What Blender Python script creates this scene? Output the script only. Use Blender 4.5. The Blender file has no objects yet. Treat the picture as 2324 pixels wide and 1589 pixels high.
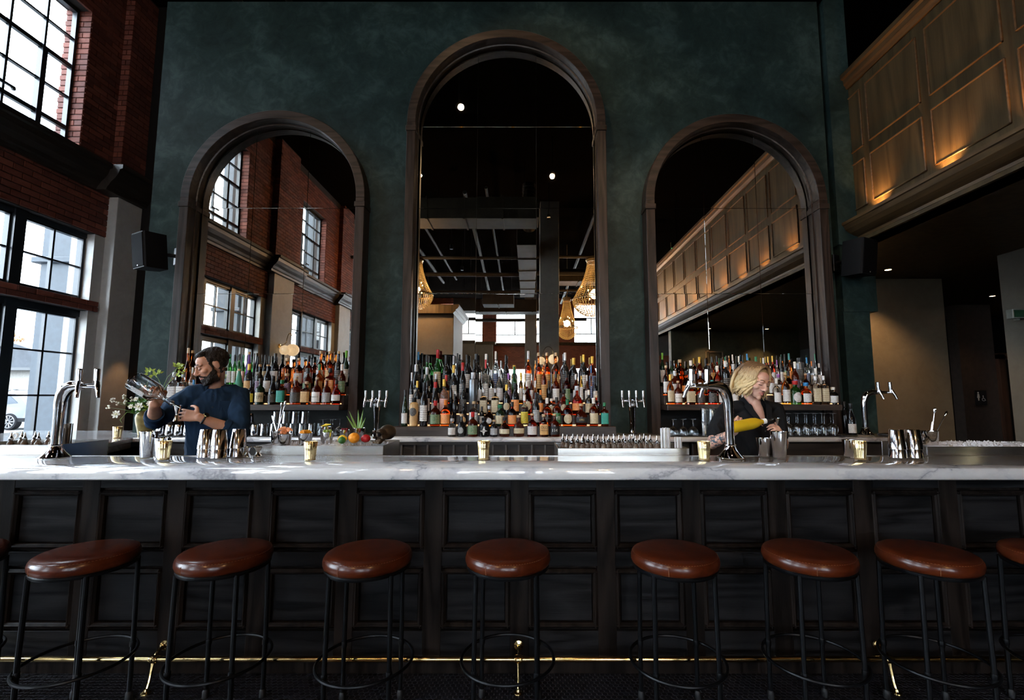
import bpy, bmesh, math, random
from mathutils import Vector, Matrix
from math import sin, cos, pi, radians as R

# ------------------------------------------------------------------ camera, sky, exposure
SC = bpy.context.scene
COL = SC.collection
random.seed(7)
CAM_H = 1.436
cam_d = bpy.data.cameras.new('camera')
cam_d.sensor_fit = 'HORIZONTAL'
cam_d.sensor_width = 36.0
cam_d.lens = 36.0 * 1060.0 / 2324.0
cam_d.shift_x = -33.0 / 2324.0
cam_d.clip_start = 0.05
cam_d.clip_end = 300
cam = bpy.data.objects.new('camera', cam_d)
COL.objects.link(cam)
cam.location = (0, 0, CAM_H)
cam.rotation_euler = (R(90) + math.atan(105.0 / 1060.0), 0, 0)
SC.camera = cam
SC.view_settings.view_transform = 'Standard'
SC.view_settings.look = 'None'
SC.view_settings.exposure = 0.75
SC.view_settings.gamma = 1.0
SC.view_settings.use_curve_mapping = False
world = bpy.data.worlds.new('overcast_sky')
SC.world = world
world.use_nodes = True
_bg = world.node_tree.nodes['Background']
_bg.inputs[0].default_value = (0.82, 0.91, 1.0, 1)
_bg.inputs[1].default_value = 15.0
SC.cycles.max_bounces = 10
SC.cycles.use_light_tree = False
SC.cycles.adaptive_threshold = .035
SC.cycles.diffuse_bounces = 3
SC.cycles.glossy_bounces = 5
SC.cycles.transmission_bounces = 8
SC.cycles.transparent_max_bounces = 16
SC.cycles.caustics_reflective = False
SC.cycles.caustics_refractive = False
SC.cycles.sample_clamp_indirect = 6.0

def portal(name, loc, rot, sx, sy):
    l = bpy.data.lights.new(name, 'AREA')
    l.shape = 'RECTANGLE'; l.size = sx; l.size_y = sy
    l.cycles.is_portal = True
    o = bpy.data.objects.new(name, l); COL.objects.link(o)
    o.location = loc; o.rotation_euler = rot
    o['kind'] = 'helper'
    return o

# ------------------------------------------------------------------ node materials
MATS = {}
def newmat(name):
    m = bpy.data.materials.new(name); m.use_nodes = True
    nt = m.node_tree
    return m, nt, nt.nodes, nt.links, nt.nodes['Principled BSDF']
def rgb(c): return (c[0], c[1], c[2], 1.0)
def texco(N, L, scale=(1, 1, 1), obj=True, rot=(0, 0, 0)):
    tc = N.new('ShaderNodeTexCoord'); mp = N.new('ShaderNodeMapping')
    mp.inputs['Scale'].default_value = scale; mp.inputs['Rotation'].default_value = rot
    L.new(tc.outputs['Object' if obj else 'Generated'], mp.inputs[0])
    return mp.outputs[0]
def noise(N, L, vec, scale, detail=3, rough=.55, dist=0):
    n = N.new('ShaderNodeTexNoise'); n.inputs['Scale'].default_value = scale
    n.inputs['Detail'].default_value = detail; n.inputs['Roughness'].default_value = rough
    n.inputs['Distortion'].default_value = dist
    if vec is not None: L.new(vec, n.inputs['Vector'])
    return n
def ramp(N, L, fac, stops):
    r = N.new('ShaderNodeValToRGB'); e = r.color_ramp.elements
    while len(e) < len(stops): e.new(.5)
    for i, (p, c) in enumerate(stops):
        e[i].position = p; e[i].color = rgb(c) if len(c) == 3 else c
    L.new(fac, r.inputs[0]); return r
def bumpit(N, L, h, b, strength=.3, dist=.01):
    bm = N.new('ShaderNodeBump'); bm.inputs['Strength'].default_value = strength
    bm.inputs['Distance'].default_value = dist
    L.new(h, bm.inputs['Height']); L.new(bm.outputs[0], b.inputs['Normal'])
def sc_(c, k): return tuple(min(1, x * k) for x in c)

def pm(name, col, rough=.5, metal=0.0, var=.18, nscale=14, bump=0.0, spec=.5, trans=0.0, ior=1.45, emit=None, estr=0, coat=0, sub=0):
    """plain procedural material: colour broken up by noise"""
    if name in MATS: return MATS[name]
    m, nt, N, L, b = newmat(name)
    n = noise(N, L, texco(N, L), nscale)
    r = ramp(N, L, n.outputs[0], [(.3, sc_(col, 1 - var)), (.7, sc_(col, 1 + var))])
    L.new(r.outputs[0], b.inputs['Base Color'])
    b.inputs['Roughness'].default_value = rough; b.inputs['Metallic'].default_value = metal
    b.inputs['Specular IOR Level'].default_value = spec
    b.inputs['Transmission Weight'].default_value = trans; b.inputs['IOR'].default_value = ior
    b.inputs['Coat Weight'].default_value = coat
    if sub: b.inputs['Subsurface Weight'].default_value = sub; b.inputs['Subsurface Radius'].default_value = (.02, .008, .004)
    if emit: b.inputs['Emission Color'].default_value = rgb(emit); b.inputs['Emission Strength'].default_value = estr
    if bump: bumpit(N, L, n.outputs[0], b, bump)
    MATS[name] = m; return m

def wood(name, dark, light, axis=2, rough=.42, scale=1.0, spec=.5):
    """oak: stretched cathedral grain running along one axis"""
    if name in MATS: return MATS[name]
    m, nt, N, L, b = newmat(name)
    s = [9 * scale] * 3; s[axis] = .9 * scale
    v = texco(N, L, s)
    oi = N.new('ShaderNodeObjectInfo'); ad = N.new('ShaderNodeVectorMath'); ad.operation = 'ADD'
    mu = N.new('ShaderNodeMath'); mu.operation = 'MULTIPLY'; mu.inputs[1].default_value = 37.0
    L.new(oi.outputs['Random'], mu.inputs[0]); L.new(v, ad.inputs[0]); L.new(mu.outputs[0], ad.inputs[1])
    n1 = noise(N, L, ad.outputs[0], .55, 2, .5)
    ml = N.new('ShaderNodeMath'); ml.operation = 'MULTIPLY'; ml.inputs[1].default_value = 16
    fr = N.new('ShaderNodeMath'); fr.operation = 'PINGPONG'; fr.inputs[1].default_value = 1
    L.new(n1.outputs[0], ml.inputs[0]); L.new(ml.outputs[0], fr.inputs[0])
    s2 = [90 * scale] * 3; s2[axis] = 3 * scale
    n2 = noise(N, L, texco(N, L, s2), 2.2, 4, .7)
    mx = N.new('ShaderNodeMath'); mx.operation = 'MULTIPLY_ADD'; mx.inputs[1].default_value = .45
    L.new(fr.outputs[0], mx.inputs[0])
    m2 = N.new('ShaderNodeMath'); m2.operation = 'MULTIPLY'; m2.inputs[1].default_value = .62
    L.new(n2.outputs[0], m2.inputs[0]); L.new(m2.outputs[0], mx.inputs[2])
    r = ramp(N, L, mx.outputs[0], [(.2, dark), (.75, light)])
    L.new(r.outputs[0], b.inputs['Base Color'])
    b.inputs['Roughness'].default_value = rough; b.inputs['Specular IOR Level'].default_value = spec
    bumpit(N, L, mx.outputs[0], b, .22, .004)
    MATS[name] = m; return m

def plaster(name, stops, scale=1.5, rough=.6, bump=.25, aniso=(1, 1, 1), spec=.4):
    """trowelled plaster: soft clouds plus short trowel marks"""
    if name in MATS: return MATS[name]
    m, nt, N, L, b = newmat(name)
    v = texco(N, L, aniso)
    n1 = noise(N, L, v, scale, 5, .66, .5)
    n2 = noise(N, L, v, scale * 5.5, 5, .68, .9)
    mx = N.new('ShaderNodeMath'); mx.operation = 'MULTIPLY_ADD'; mx.inputs[1].default_value = .62
    m2 = N.new('ShaderNodeMath'); m2.operation = 'MULTIPLY'; m2.inputs[1].default_value = .38
    L.new(n1.outputs[0], mx.inputs[0]); L.new(n2.outputs[0], m2.inputs[0]); L.new(m2.outputs[0], mx.inputs[2])
    r = ramp(N, L, mx.outputs[0], stops)
    L.new(r.outputs[0], b.inputs['Base Color'])
    b.inputs['Roughness'].default_value = rough; b.inputs['Specular IOR Level'].default_value = spec
    bumpit(N, L, mx.outputs[0], b, bump, .01)
    MATS[name] = m; return m

def brickmat(name, c1, c2, c3):
    m, nt, N, L, b = newmat(name)
    g = N.new('ShaderNodeNewGeometry'); oi = N.new('ShaderNodeObjectInfo')
    a = N.new('ShaderNodeMath'); a.operation = 'ADD'; L.new(g.outputs['Random Per Island'], a.inputs[0]); L.new(oi.outputs['Random'], a.inputs[1])
    f = N.new('ShaderNodeMath'); f.operation = 'FRACT'; L.new(a.outputs[0], f.inputs[0])
    n = noise(N, L, texco(N, L), 40, 4, .6)
    mx = N.new('ShaderNodeMath'); mx.operation = 'MULTIPLY_ADD'; mx.inputs[1].default_value = .6
    m2 = N.new('ShaderNodeMath'); m2.operation = 'MULTIPLY'; m2.inputs[1].default_value = .45
    L.new(f.outputs[0], mx.inputs[0]); L.new(n.outputs[0], m2.inputs[0]); L.new(m2.outputs[0], mx.inputs[2])
    r = ramp(N, L, mx.outputs[0], [(.1, c1), (.5, c2), (.95, c3)])
    L.new(r.outputs[0], b.inputs['Base Color']); b.inputs['Roughness'].default_value = .82
    bumpit(N, L, n.outputs[0], b, .5, .01)
    return m

def brickwall_mat(name, c1, c2, mortar, axis='x'):
    """far walls where single bricks can no longer be told apart"""
    m, nt, N, L, b = newmat(name)
    rot = (R(90), 0, 0) if axis == 'x' else (R(90), 0, R(90))
    tc = N.new('ShaderNodeTexCoord'); sp = N.new('ShaderNodeSeparateXYZ'); cb = N.new('ShaderNodeCombineXYZ')
    L.new(tc.outputs['Object'], sp.inputs[0])
    L.new(sp.outputs[0 if axis == 'x' else 1], cb.inputs[0]); L.new(sp.outputs[2], cb.inputs[1])
    t = N.new('ShaderNodeTexBrick'); L.new(cb.outputs[0], t.inputs[0])
    t.inputs['Color1'].default_value = rgb(c1); t.inputs['Color2'].default_value = rgb(c2); t.inputs['Mortar'].default_value = rgb(mortar)
    t.inputs['Scale'].default_value = 1; t.inputs['Mortar Size'].default_value = .006
    t.inputs['Brick Width'].default_value = .2; t.inputs['Row Height'].default_value = .0742
    L.new(t.outputs[0], b.inputs['Base Color']); b.inputs['Roughness'].default_value = .85
    bumpit(N, L, t.outputs['Fac'], b, -.5, .01)
    return m

def glassmat(name, col=(1, 1, 1), rough=.0, ior=1.45):
    if name in MATS: return MATS[name]
    return pm(name, col, rough, 0, .02, 8, 0, .5, 1.0, ior)

def thinpane(name, tint=(.95, .98, 1), refl=.06):
    m, nt, N, L, b = newmat(name)
    N.remove(b)
    tr = N.new('ShaderNodeBsdfTransparent'); tr.inputs[0].default_value = rgb(tint)
    gl = N.new('ShaderNodeBsdfGlossy'); gl.inputs['Roughness'].default_value = .02
    n = noise(N, L, texco(N, L), 2); mr = N.new('ShaderNodeMapRange')
    mr.inputs[3].default_value = refl * .8; mr.inputs[4].default_value = refl * 1.2
    L.new(n.outputs[0], mr.inputs[0])
    mx = N.new('ShaderNodeMixShader'); L.new(mr.outputs[0], mx.inputs[0]); L.new(tr.outputs[0], mx.inputs[1]); L.new(gl.outputs[0], mx.inputs[2])
    L.new(mx.outputs[0], nt.nodes['Material Output'].inputs[0])
    return m

# ------------------------------------------------------------------ mesh builder
class MB:
    def __init__(s): s.v = []; s.f = []
    def add(s, vs, fs):
        o = len(s.v); s.v += [tuple(p) for p in vs]; s.f += [tuple(i + o for i in q) for q in fs]; return s
    def box(s, x0, x1, y0, y1, z0, z1, bev=0):
        if bev:
            b = min(bev, (x1 - x0) * .45, (y1 - y0) * .45, (z1 - z0) * .45)
            xs = (x0, x0 + b, x1 - b, x1); ys = (y0, y0 + b, y1 - b, y1); zs = (z0, z0 + b, z1 - b, z1)
            P = {}; vs = []
            for i in (0, 1):
                for j in (0, 1):
                    for k in (0, 1):
                        for ax in range(3):
                            X = xs[(0, 3)[i]] if ax == 0 else xs[(1, 2)[i]]
                            Y = ys[(0, 3)[j]] if ax == 1 else ys[(1, 2)[j]]
                            Z = zs[(0, 3)[k]] if ax == 2 else zs[(1, 2)[k]]
                            P[i, j, k, ax] = len(vs); vs.append((X, Y, Z))
            fs = []
            for i in (0, 1):
                q = [P[i, 0, 0, 0], P[i, 1, 0, 0], P[i, 1, 1, 0], P[i, 0, 1, 0]]; fs.append(q if i else q[::-1])
                q = [P[0, i, 0, 1], P[0, i, 1, 1], P[1, i, 1, 1], P[1, i, 0, 1]]; fs.append(q if i else q[::-1])
                q = [P[0, 0, i, 2], P[1, 0, i, 2], P[1, 1, i, 2], P[0, 1, i, 2]]; fs.append(q if i else q[::-1])
            for i in (0, 1):
                for j in (0, 1):
                    q = [P[i, j, 0, 0], P[i, j, 1, 0], P[i, j, 1, 1], P[i, j, 0, 1]]; fs.append(q if (i + j) % 2 == 0 else q[::-1])
                    q = [P[i, 0, j, 0], P[i, 1, j, 0], P[i, 1, j, 2], P[i, 0, j, 2]]; fs.append(q if (i + j) % 2 else q[::-1])
                    q = [P[0, i, j, 1], P[1, i, j, 1], P[1, i, j, 2], P[0, i, j, 2]]; fs.append(q if (i + j) % 2 == 0 else q[::-1])
            for i in (0, 1):
                for j in (0, 1):
                    for k in (0, 1):
                        q = [P[i, j, k, 0], P[i, j, k, 1], P[i, j, k, 2]]; fs.append(q if (i + j + k) % 2 else q[::-1])
            return s.add(vs, fs)
        vs = [(x, y, z) for x in (x0, x1) for y in (y0, y1) for z in (z0, z1)]
        return s.add(vs, [(0, 1, 3, 2), (4, 6, 7, 5), (0, 4, 5, 1), (2, 3, 7, 6), (0, 2, 6, 4), (1, 5, 7, 3)])
    def rings(s, rs, cap=True, closed=True):
        n = len(rs[0]); vs = [p for r in rs for p in r]; fs = []
        m = n if closed else n - 1
        for i in range(len(rs) - 1):
            for j in range(m):
                k = (j + 1) % n
                fs.append((i * n + j, i * n + k, (i + 1) * n + k, (i + 1) * n + j))
        if cap and closed:
            fs.append(tuple(range(n))[::-1]); fs.append(tuple((len(rs) - 1) * n + j for j in range(n)))
        return s.add(vs, fs)
    def lathe(s, prof, seg=20, c=(0, 0, 0), cap=True, sx=1, sy=1, sq=2.0):
        """profile of (radius, z); sq > 2 squares the section"""
        rs = []
        for r, z in prof:
            ring = []
            for j in range(seg):
                a = 2 * pi * j / seg; ca, sa = cos(a), sin(a)
                k = (abs(ca) ** sq + abs(sa) ** sq) ** (-1 / sq) if sq != 2 else 1
                ring.append((c[0] + r * sx * ca * k, c[1] + r * sy * sa * k, c[2] + z))
            rs.append(ring)
        return s.rings(rs, cap)
    def tube(s, path, r, seg=8, cap=True, closed=False):
        pts = [Vector(p) for p in path]; n = len(pts)
        rr = r if isinstance(r, (list, tuple)) else [r] * n
        rs = []; up = None
        for i, p in enumerate(pts):
            if closed: d = pts[(i + 1) % n] - pts[i - 1]
            else: d = pts[min(i + 1, n - 1)] - pts[max(i - 1, 0)]
            d.normalize()
            if up is None:
                up = Vector((0, 0, 1)) if abs(d.z) < .9 else Vector((1, 0, 0))
            sd = d.cross(up)
            if sd.length < 1e-6: sd = d.orthogonal()
            sd.normalize(); up = sd.cross(d).normalized()
            rs.append([tuple(p + (sd * cos(2 * pi * j / seg) + up * sin(2 * pi * j / seg)) * rr[i]) for j in range(seg)])
        if closed: rs.append(rs[0])
        return s.rings(rs, cap and not closed)
    def cyl(s, p0, p1, r0, r1=None, seg=14): return s.tube([p0, p1], [r0, r0 if r1 is None else r1], seg)
    def ball(s, c, r, seg=14, ring=9, sz=1.0, sx=1.0, sy=1.0):
        prof = [(max(1e-4, r * sin(pi * i / ring)), -r * sz * cos(pi * i / ring)) for i in range(ring + 1)]
        return s.lathe(prof, seg, c, True, sx, sy)
    def extrude(s, poly, y0, y1, ax='y'):
        """polygon in the plane across ax, swept along ax"""
        n = len(poly)
        def P(a, b, t): return {'y': (a, t, b), 'x': (t, a, b), 'z': (a, b, t)}[ax]
        vs = [P(a, b, y0) for a, b in poly] + [P(a, b, y1) for a, b in poly]
        fs = [(i, (i + 1) % n, n + (i + 1) % n, n + i) for i in range(n)] + [tuple(range(n))[::-1], tuple(range(n, 2 * n))]
        return s.add(vs, fs)
    def torus(s, c, Rr, r, seg=36, tseg=8, z=0):
        return s.tube([(c[0] + Rr * cos(2 * pi * i / seg), c[1] + Rr * sin(2 * pi * i / seg), c[2]) for i in range(seg)], r, tseg, False, True)
    def xform(s, M):
        s.v = [tuple(M @ Vector(p)) for p in s.v]; return s
    def mesh(s, name, mat, smooth=True, ang=35):
        me = bpy.data.meshes.new(name); me.from_pydata(s.v, [], s.f)
        bm = bmesh.new(); bm.from_mesh(me); bmesh.ops.recalc_face_normals(bm, faces=bm.faces); bm.to_mesh(me); bm.free()
        me.materials.append(mat)
        if smooth:
            me.shade_smooth(); me.set_sharp_from_angle(angle=R(ang))
        return me
    def build(s, name, mat, parent=None, smooth=True, ang=35, loc=(0, 0, 0)):
        return link(name, s.mesh(name, mat, smooth, ang), parent, loc)

def link(name, me, parent=None, loc=(0, 0, 0), rz=0):
    o = bpy.data.objects.new(name, me); COL.objects.link(o)
    o.location = loc; o.rotation_euler = (0, 0, rz)
    if parent: o.parent = parent
    return o
def tag(o, label=None, cat=None, group=None, kind=None):
    if label: o['label'] = label
    if cat: o['category'] = cat
    if group: o['group'] = group
    if kind: o['kind'] = kind
    return o
def thing(name, label, cat, loc=(0, 0, 0), rz=0, group=None):
    o = bpy.data.objects.new(name, None); COL.objects.link(o)
    o.empty_display_size = .05
    o.location = loc; o.rotation_euler = (0, 0, rz)
    return tag(o, label, cat, group)
def struct(name, mb, m, parent=None, smooth=False, label=None, cat=None):
    o = mb.build(name, m, parent, smooth)
    o['kind'] = 'structure'
    if label: tag(o, label, cat)
    return o
def copy_tree(o, parent=None):
    c = o.copy(); COL.objects.link(c); c.parent = parent
    for ch in o.children: copy_tree(ch, c)
    return c
def place(o, loc, rz=0, label=None, group=None):
    o.location = loc; o.rotation_euler = (0, 0, rz)
    return tag(o, label, None, group)
ORD = 'first second third fourth fifth sixth seventh eighth ninth tenth eleventh twelfth thirteenth fourteenth fifteenth sixteenth seventeenth eighteenth nineteenth twentieth'.split()
ORD += ['twenty-' + w for w in ORD[:9]] + ['thirtieth'] + ['thirty-' + w for w in ORD[:9]]
def text_mesh(s, size, depth=.0004, font=None):
    cu = bpy.data.curves.new('lettering', 'FONT'); cu.body = s; cu.size = size
    cu.align_x = 'CENTER'; cu.align_y = 'CENTER'; cu.extrude = depth; cu.resolution_u = 3
    o = bpy.data.objects.new('lettering', cu); COL.objects.link(o)
    dg = bpy.context.evaluated_depsgraph_get()
    me = bpy.data.meshes.new_from_object(o.evaluated_get(dg))
    bpy.data.objects.remove(o); bpy.data.curves.remove(cu)
    return me
def lettering(s, size, mat, parent, loc, rot=(R(90), 0, 0), wrap=None, name='lettering'):
    """flat print raised a hair off its ground; wrap = radius of a label it bends round"""
    me = text_mesh(s, size); me.materials.clear(); me.materials.append(mat)
    if wrap:
        for v in me.vertices:
            a = v.co.x / wrap; rr = wrap + v.co.z
            v.co = (rr * sin(a), v.co.y, rr * cos(a) - wrap)
    o = link(name, me, parent, loc); o.rotation_euler = rot
    return o
# ------------------------------------------------------------------ materials of the room
GREEN = plaster('green_plaster', [(.33, (.0055, .0108, .0102)), (.5, (.0155, .0300, .0280)), (.67, (.042, .071, .066))], 1.25, .5, .5, (1, 1, 1), .14)
BEIGE = plaster('beige_plaster', [(.3, (.12, .092, .058)), (.7, (.19, .15, .10))], 1.2, .6, .12)
GREY_PLASTER = plaster('grey_plaster', [(.3, (.30, .295, .28)), (.7, (.44, .43, .41))], 1.4, .55, .12)
OLIVE = plaster('olive_plaster', [(.3, (.03, .03, .02)), (.7, (.10, .10, .065))], 2.2, .6, .2)
CONCRETE = plaster('concrete', [(.3, (.13, .12, .105)), (.7, (.22, .205, .18))], 1.2, .7, .15)
BLACK_CEIL = pm('black_ceiling_paint', (.004, .0032, .0028), .9, spec=0)
DARK_WALL = pm('dark_brown_paint', (.006, .005, .0045), .8, spec=.15)
MORTAR = pm('dark_mortar', (.02, .015, .013), .9, 0, .3, 30)
BRICK = brickmat('red_brick', (.062, .0145, .0088), (.115, .027, .0155), (.195, .053, .031))
FAR_BRICK = brickwall_mat('red_brick_far_sunlit', (.36, .105, .048), (.25, .068, .033), (.10, .06, .042), 'x')  # albedo raised over the near brick to carry sunlight on the rear wall
STEEL_FRAME = pm('black_steel_window', (.012, .017, .022), .35, .0)
PANE = thinpane('window_glass')
ARCH_WOOD = wood('dark_oak_arch', (.007, .0045, .0034), (.036, .024, .0185), 2, .36, 1.0, .22)
ARCH_WOOD_X = wood('dark_oak_across', (.007, .0045, .0034), (.036, .024, .0185), 0, .36, 1.0, .22)
BAR_WOOD = wood('black_oak_bar', (.0020, .0017, .0016), (.017, .0125, .0105), 2, .38, 1.0, .07)
BAR_PANEL = wood('black_oak_panel', (.0020, .0021, .0024), (.016, .0155, .0165), 0, .34, 1.0, .075)
BALC_WOOD = wood('brown_oak_balcony', (.036, .0235, .0100), (.078, .052, .0235), 2, .45, .6, .2)
BALC_TRIM = wood('brown_oak_trim', (.040, .021, .008), (.085, .048, .019), 1, .4, 1.0, .35)
CORNICE_WOOD = wood('dark_cornice_oak', (.006, .004, .003), (.02, .014, .010), 1, .5)
BLACK_METAL = pm('black_metal', (.0035, .004, .005), .36, .3, spec=.3)
DUCT = pm('dusty_duct_metal', (.022, .017, .011), .65, .0, .3, 3, spec=.15)

# ------------------------------------------------------------------ floor with hexagon tiles
FLOOR = struct('floor', MB().box(-6, 9.5, -18, 9.5, -.25, -.006), pm('dark_stained_floor', (.012, .012, .014), .5, 0, .3, 8, spec=.2))
MB().box(-4.7, 4.7, .55, 2.66, -.006, -.0025).build('grout_bed', pm('grey_grout', (.24, .235, .25), .8, 0, .25, 60), FLOOR, False)
TILE = pm('black_hexagon_tile', (.011, .0115, .016), .28, 0, .4, 30)
hp = .0262; hr = (hp - .0022) / math.sqrt(3)
def hexpts(cx, cy, r, z): return [(cx + r * sin(pi / 3 * i), cy + r * cos(pi / 3 * i), z) for i in range(6)]
def hextile(mb, cx, cy):
    a, b_ = hexpts(cx, cy, hr, -.0026), hexpts(cx, cy, hr * .95, 0)
    mb.add(a + b_, [(i, (i + 1) % 6, 6 + (i + 1) % 6, 6 + i) for i in range(6)][::1] + [tuple(range(6, 12))[::-1]])
tm = MB(); hextile(tm, 0, 0); tile_me = tm.mesh('tile', TILE, False)
rest = MB(); spots = []
rowh = hp * math.sqrt(3) / 2
for j in range(int((2.62 - .6) / rowh)):
    y = 2.62 - j * rowh
    for i in range(-175, 175):
        x = (i + .5 * (j % 2)) * hp
        if abs(x) < 4.6: spots.append((abs(x) * .02 + abs(y - 2.41), x, y))
spots.sort()
for k, (_, x, y) in enumerate(spots):
    if k < 300: link('tile', tile_me, FLOOR, (x, y, 0))
    else: hextile(rest, x, y)
tag(rest.build('tile_field', TILE, FLOOR, False), kind='stuff')

# ------------------------------------------------------------------ green back wall and the walls round it
W = 4.75
g = MB().box(-3.96, 3.20, W, W + .35, 0, 5.77); struct('wall_back', g, GREEN)
g = MB().box(3.235, 3.46, W - .05, W + .35, 3.0, 5.75).box(3.25, 3.52, W - .02, W + .35, 0, 2.3).box(3.25, 3.60, W - .03, W + .35, 2.3, 3.0)
struct('wall_back_pilaster', g, GREEN)
struct('wall_back_recess', MB().box(3.19, 3.26, W + .14, W + .34, 0, 5.74), DARK_WALL)
struct('wall_rear_service', MB().box(-5.6, -3.0, 6.42, 6.6, 0, 7.2), DARK_WALL)
struct('wall_far', MB().box(-6, 9.5, 9.2, 9.5, 0, 7.2), DARK_WALL)
struct('wall_right', MB().box(9.2, 9.5, -18, 9.2, 0, 7.2), DARK_WALL)
struct('ceiling', MB().box(-6, 9.5, -18, 9.5, 7.2, 7.4), BLACK_CEIL)
struct('wall_corridor', MB().box(3.3, 5.62, 6.2, 6.55, 0, 3.6), BEIGE)
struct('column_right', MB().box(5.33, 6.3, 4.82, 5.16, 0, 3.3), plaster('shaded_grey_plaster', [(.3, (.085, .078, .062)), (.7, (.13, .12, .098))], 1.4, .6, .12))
struct('wall_restroom', MB().box(7.45, 8.05, 8.0, 8.2, 0, 3.02), pm('brown_wall', (.06, .042, .032), .6))
struct('trim_1', MB().box(8.05, 8.15, 7.93, 8.2, 0, 2.15).box(8.95, 9.05, 7.93, 8.2, 0, 2.15).box(8.05, 9.05, 7.93, 8.2, 2.07, 2.17), wood('red_brown_door_trim', (.04, .015, .008), (.09, .04, .02), 2))
struct('door_1', MB().box(8.15, 8.95, 8.05, 8.1, 0, 2.07), pm('black_door', (.01, .009, .008), .5))

# ------------------------------------------------------------------ left wall: brick over plaster, six window bays
XL = -5.6; PER = 3.66; BAYS = range(0, -6, -1)
UW = (4.09, 5.57, 4.45, 6.37); LW = (3.44, 5.885, .75, 3.53)
pl = MB(); mo = MB()
for k in BAYS:
    o = PER * k
    y0, y1 = 2.37 + o, 2.37 + PER + o
    pl.box(XL - .3, XL, y0, LW[0] + o, 0, 3.53).box(XL - .3, XL, LW[1] + o, y1, 0, 3.53).box(XL - .3, XL, LW[0] + o, LW[1] + o, 0, LW[2])
    mo.box(XL - .3, XL - .008, y0, y1, 3.53, UW[2]).box(XL - .3, XL - .008, y0, UW[0] + o, UW[2], UW[3])
    mo.box(XL - .3, XL - .008, UW[1] + o, y1, UW[2], UW[3]).box(XL - .3, XL - .008, y0, y1, UW[3], 7.2)
pl.box(XL - .3, XL, 2.37 + PER, 9.3, 0, 3.53).box(XL - .3, XL, -18, 2.37 - 5 * PER, 0, 3.53)
mo.box(XL - .3, XL - .008, 2.37 + PER, 9.3, 3.53, 7.2).box(XL - .3, XL - .008, -18, 2.37 - 5 * PER, 3.53, 7.2)
WL = struct('wall_left', pl, GREY_PLASTER)
mo.build('mortar_bed', MORTAR, WL, False)
# bricks
bh, bp, bl, bpl = .0652, .0742, .192, .200
brick_me = MB().box(-.02, .008, -bl / 2, bl / 2, -bh / 2, bh / 2, .004).mesh('brick', BRICK, False)
half_me = MB().box(-.02, .008, -.046, .046, -bh / 2, bh / 2, .004).mesh('brick_half', BRICK, False)
head_me = MB().box(-.096, .0, -.02, .006, -bh / 2, bh / 2, .004).mesh('brick_header', BRICK, False)
rb = MB(); nb = 0; cand = []
nz = int((7.1 - 3.54) / bp)
for k in BAYS:
    o = PER * k
    for r in range(nz):
        z = 3.535 + bp * (r + .5)
        y = 2.37 + o + (.1 if r % 2 else 0)
        while y < 2.37 + PER + o - .02:
            y1 = y + bpl; ym = (y + y1) / 2
            lo, hi = y, y1
            inside = UW[2] < z < UW[3]
            a, b_ = UW[0] + o, UW[1] + o
            if inside and lo >= a - .02 and hi <= b_ + .02: y = y1; continue
            half = None
            if inside and lo < a < hi: half = (lo + a) / 2, (a - lo)
            if inside and lo < b_ < hi: half = (hi + b_) / 2, (hi - b_)
            if half and half[1] < .05: y = y1; continue
            cand.append((ym if not half else half[0], z, half))
            y = y1
def seen(y, z):
    # the bricks the photograph shows largest: over the lower window and beside the upper one
    if y > 6.0 or y < 4.55 or z > 6.75: return False
    if z < 4.15: return True
    return y > 5.5 and z > 4.38
for y, z, half in cand:
    if half:
        hl = half[1] / 2 - .004
        if seen(y, z) and nb < 190: nb += 1; link('brick', half_me if abs(hl - .046) < .02 else MB().box(-.02, .008, -hl, hl, -bh / 2, bh / 2, .003).mesh('brick', BRICK, False), WL, (XL, y, z))
        else: rb.box(XL - .02, XL + .008, y - hl, y + hl, z - bh / 2, z + bh / 2)
    elif seen(y, z) and nb < 190: nb += 1; link('brick', brick_me, WL, (XL, y, z))
    elif y > -9: rb.box(XL - .02, XL + .008, y - bl / 2, y + bl / 2, z - bh / 2, z + bh / 2)
# brick reveals beside the upper windows (headers and stretchers alternate)
nr = 0
for k in BAYS:
    o = PER * k
    for side, yy in ((1, UW[1] + o), (-1, UW[0] + o)):
        z = UW[2] + bp / 2; r = 0
        while z < UW[3]:
            for seg in (((-.19, -.10), (-.09, 0)) if r % 2 else ((-.19, 0),)):
                x0, x1 = XL + seg[0], XL + seg[1] + .006
                if k == 0 and side == 1 and nr < 60:
                    nr += 1
                    ob = link('brick', MB().box(-(x1 - x0) / 2, (x1 - x0) / 2, -.010, .012, -bh / 2, bh / 2, .004).mesh('brick', BRICK, False), WL, ((x0 + x1) / 2, yy, z))
                elif k > -4: rb.box(x0, x1, yy - .011, yy + .011, z - bh / 2, z + bh / 2)
            # outside the glass
            if side == 1 and k == 0 and nr < 100:
                nr += 1; link('brick', MB().box(-.055, .055, -.03, .012, -bh / 2, bh / 2, .004).mesh('brick', BRICK, False), WL, (XL - .245 - (.012 if r % 2 else 0), yy, z))
            z += bp; r += 1
tag(rb.build('brick_field', BRICK, WL, False), kind='stuff')
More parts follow.
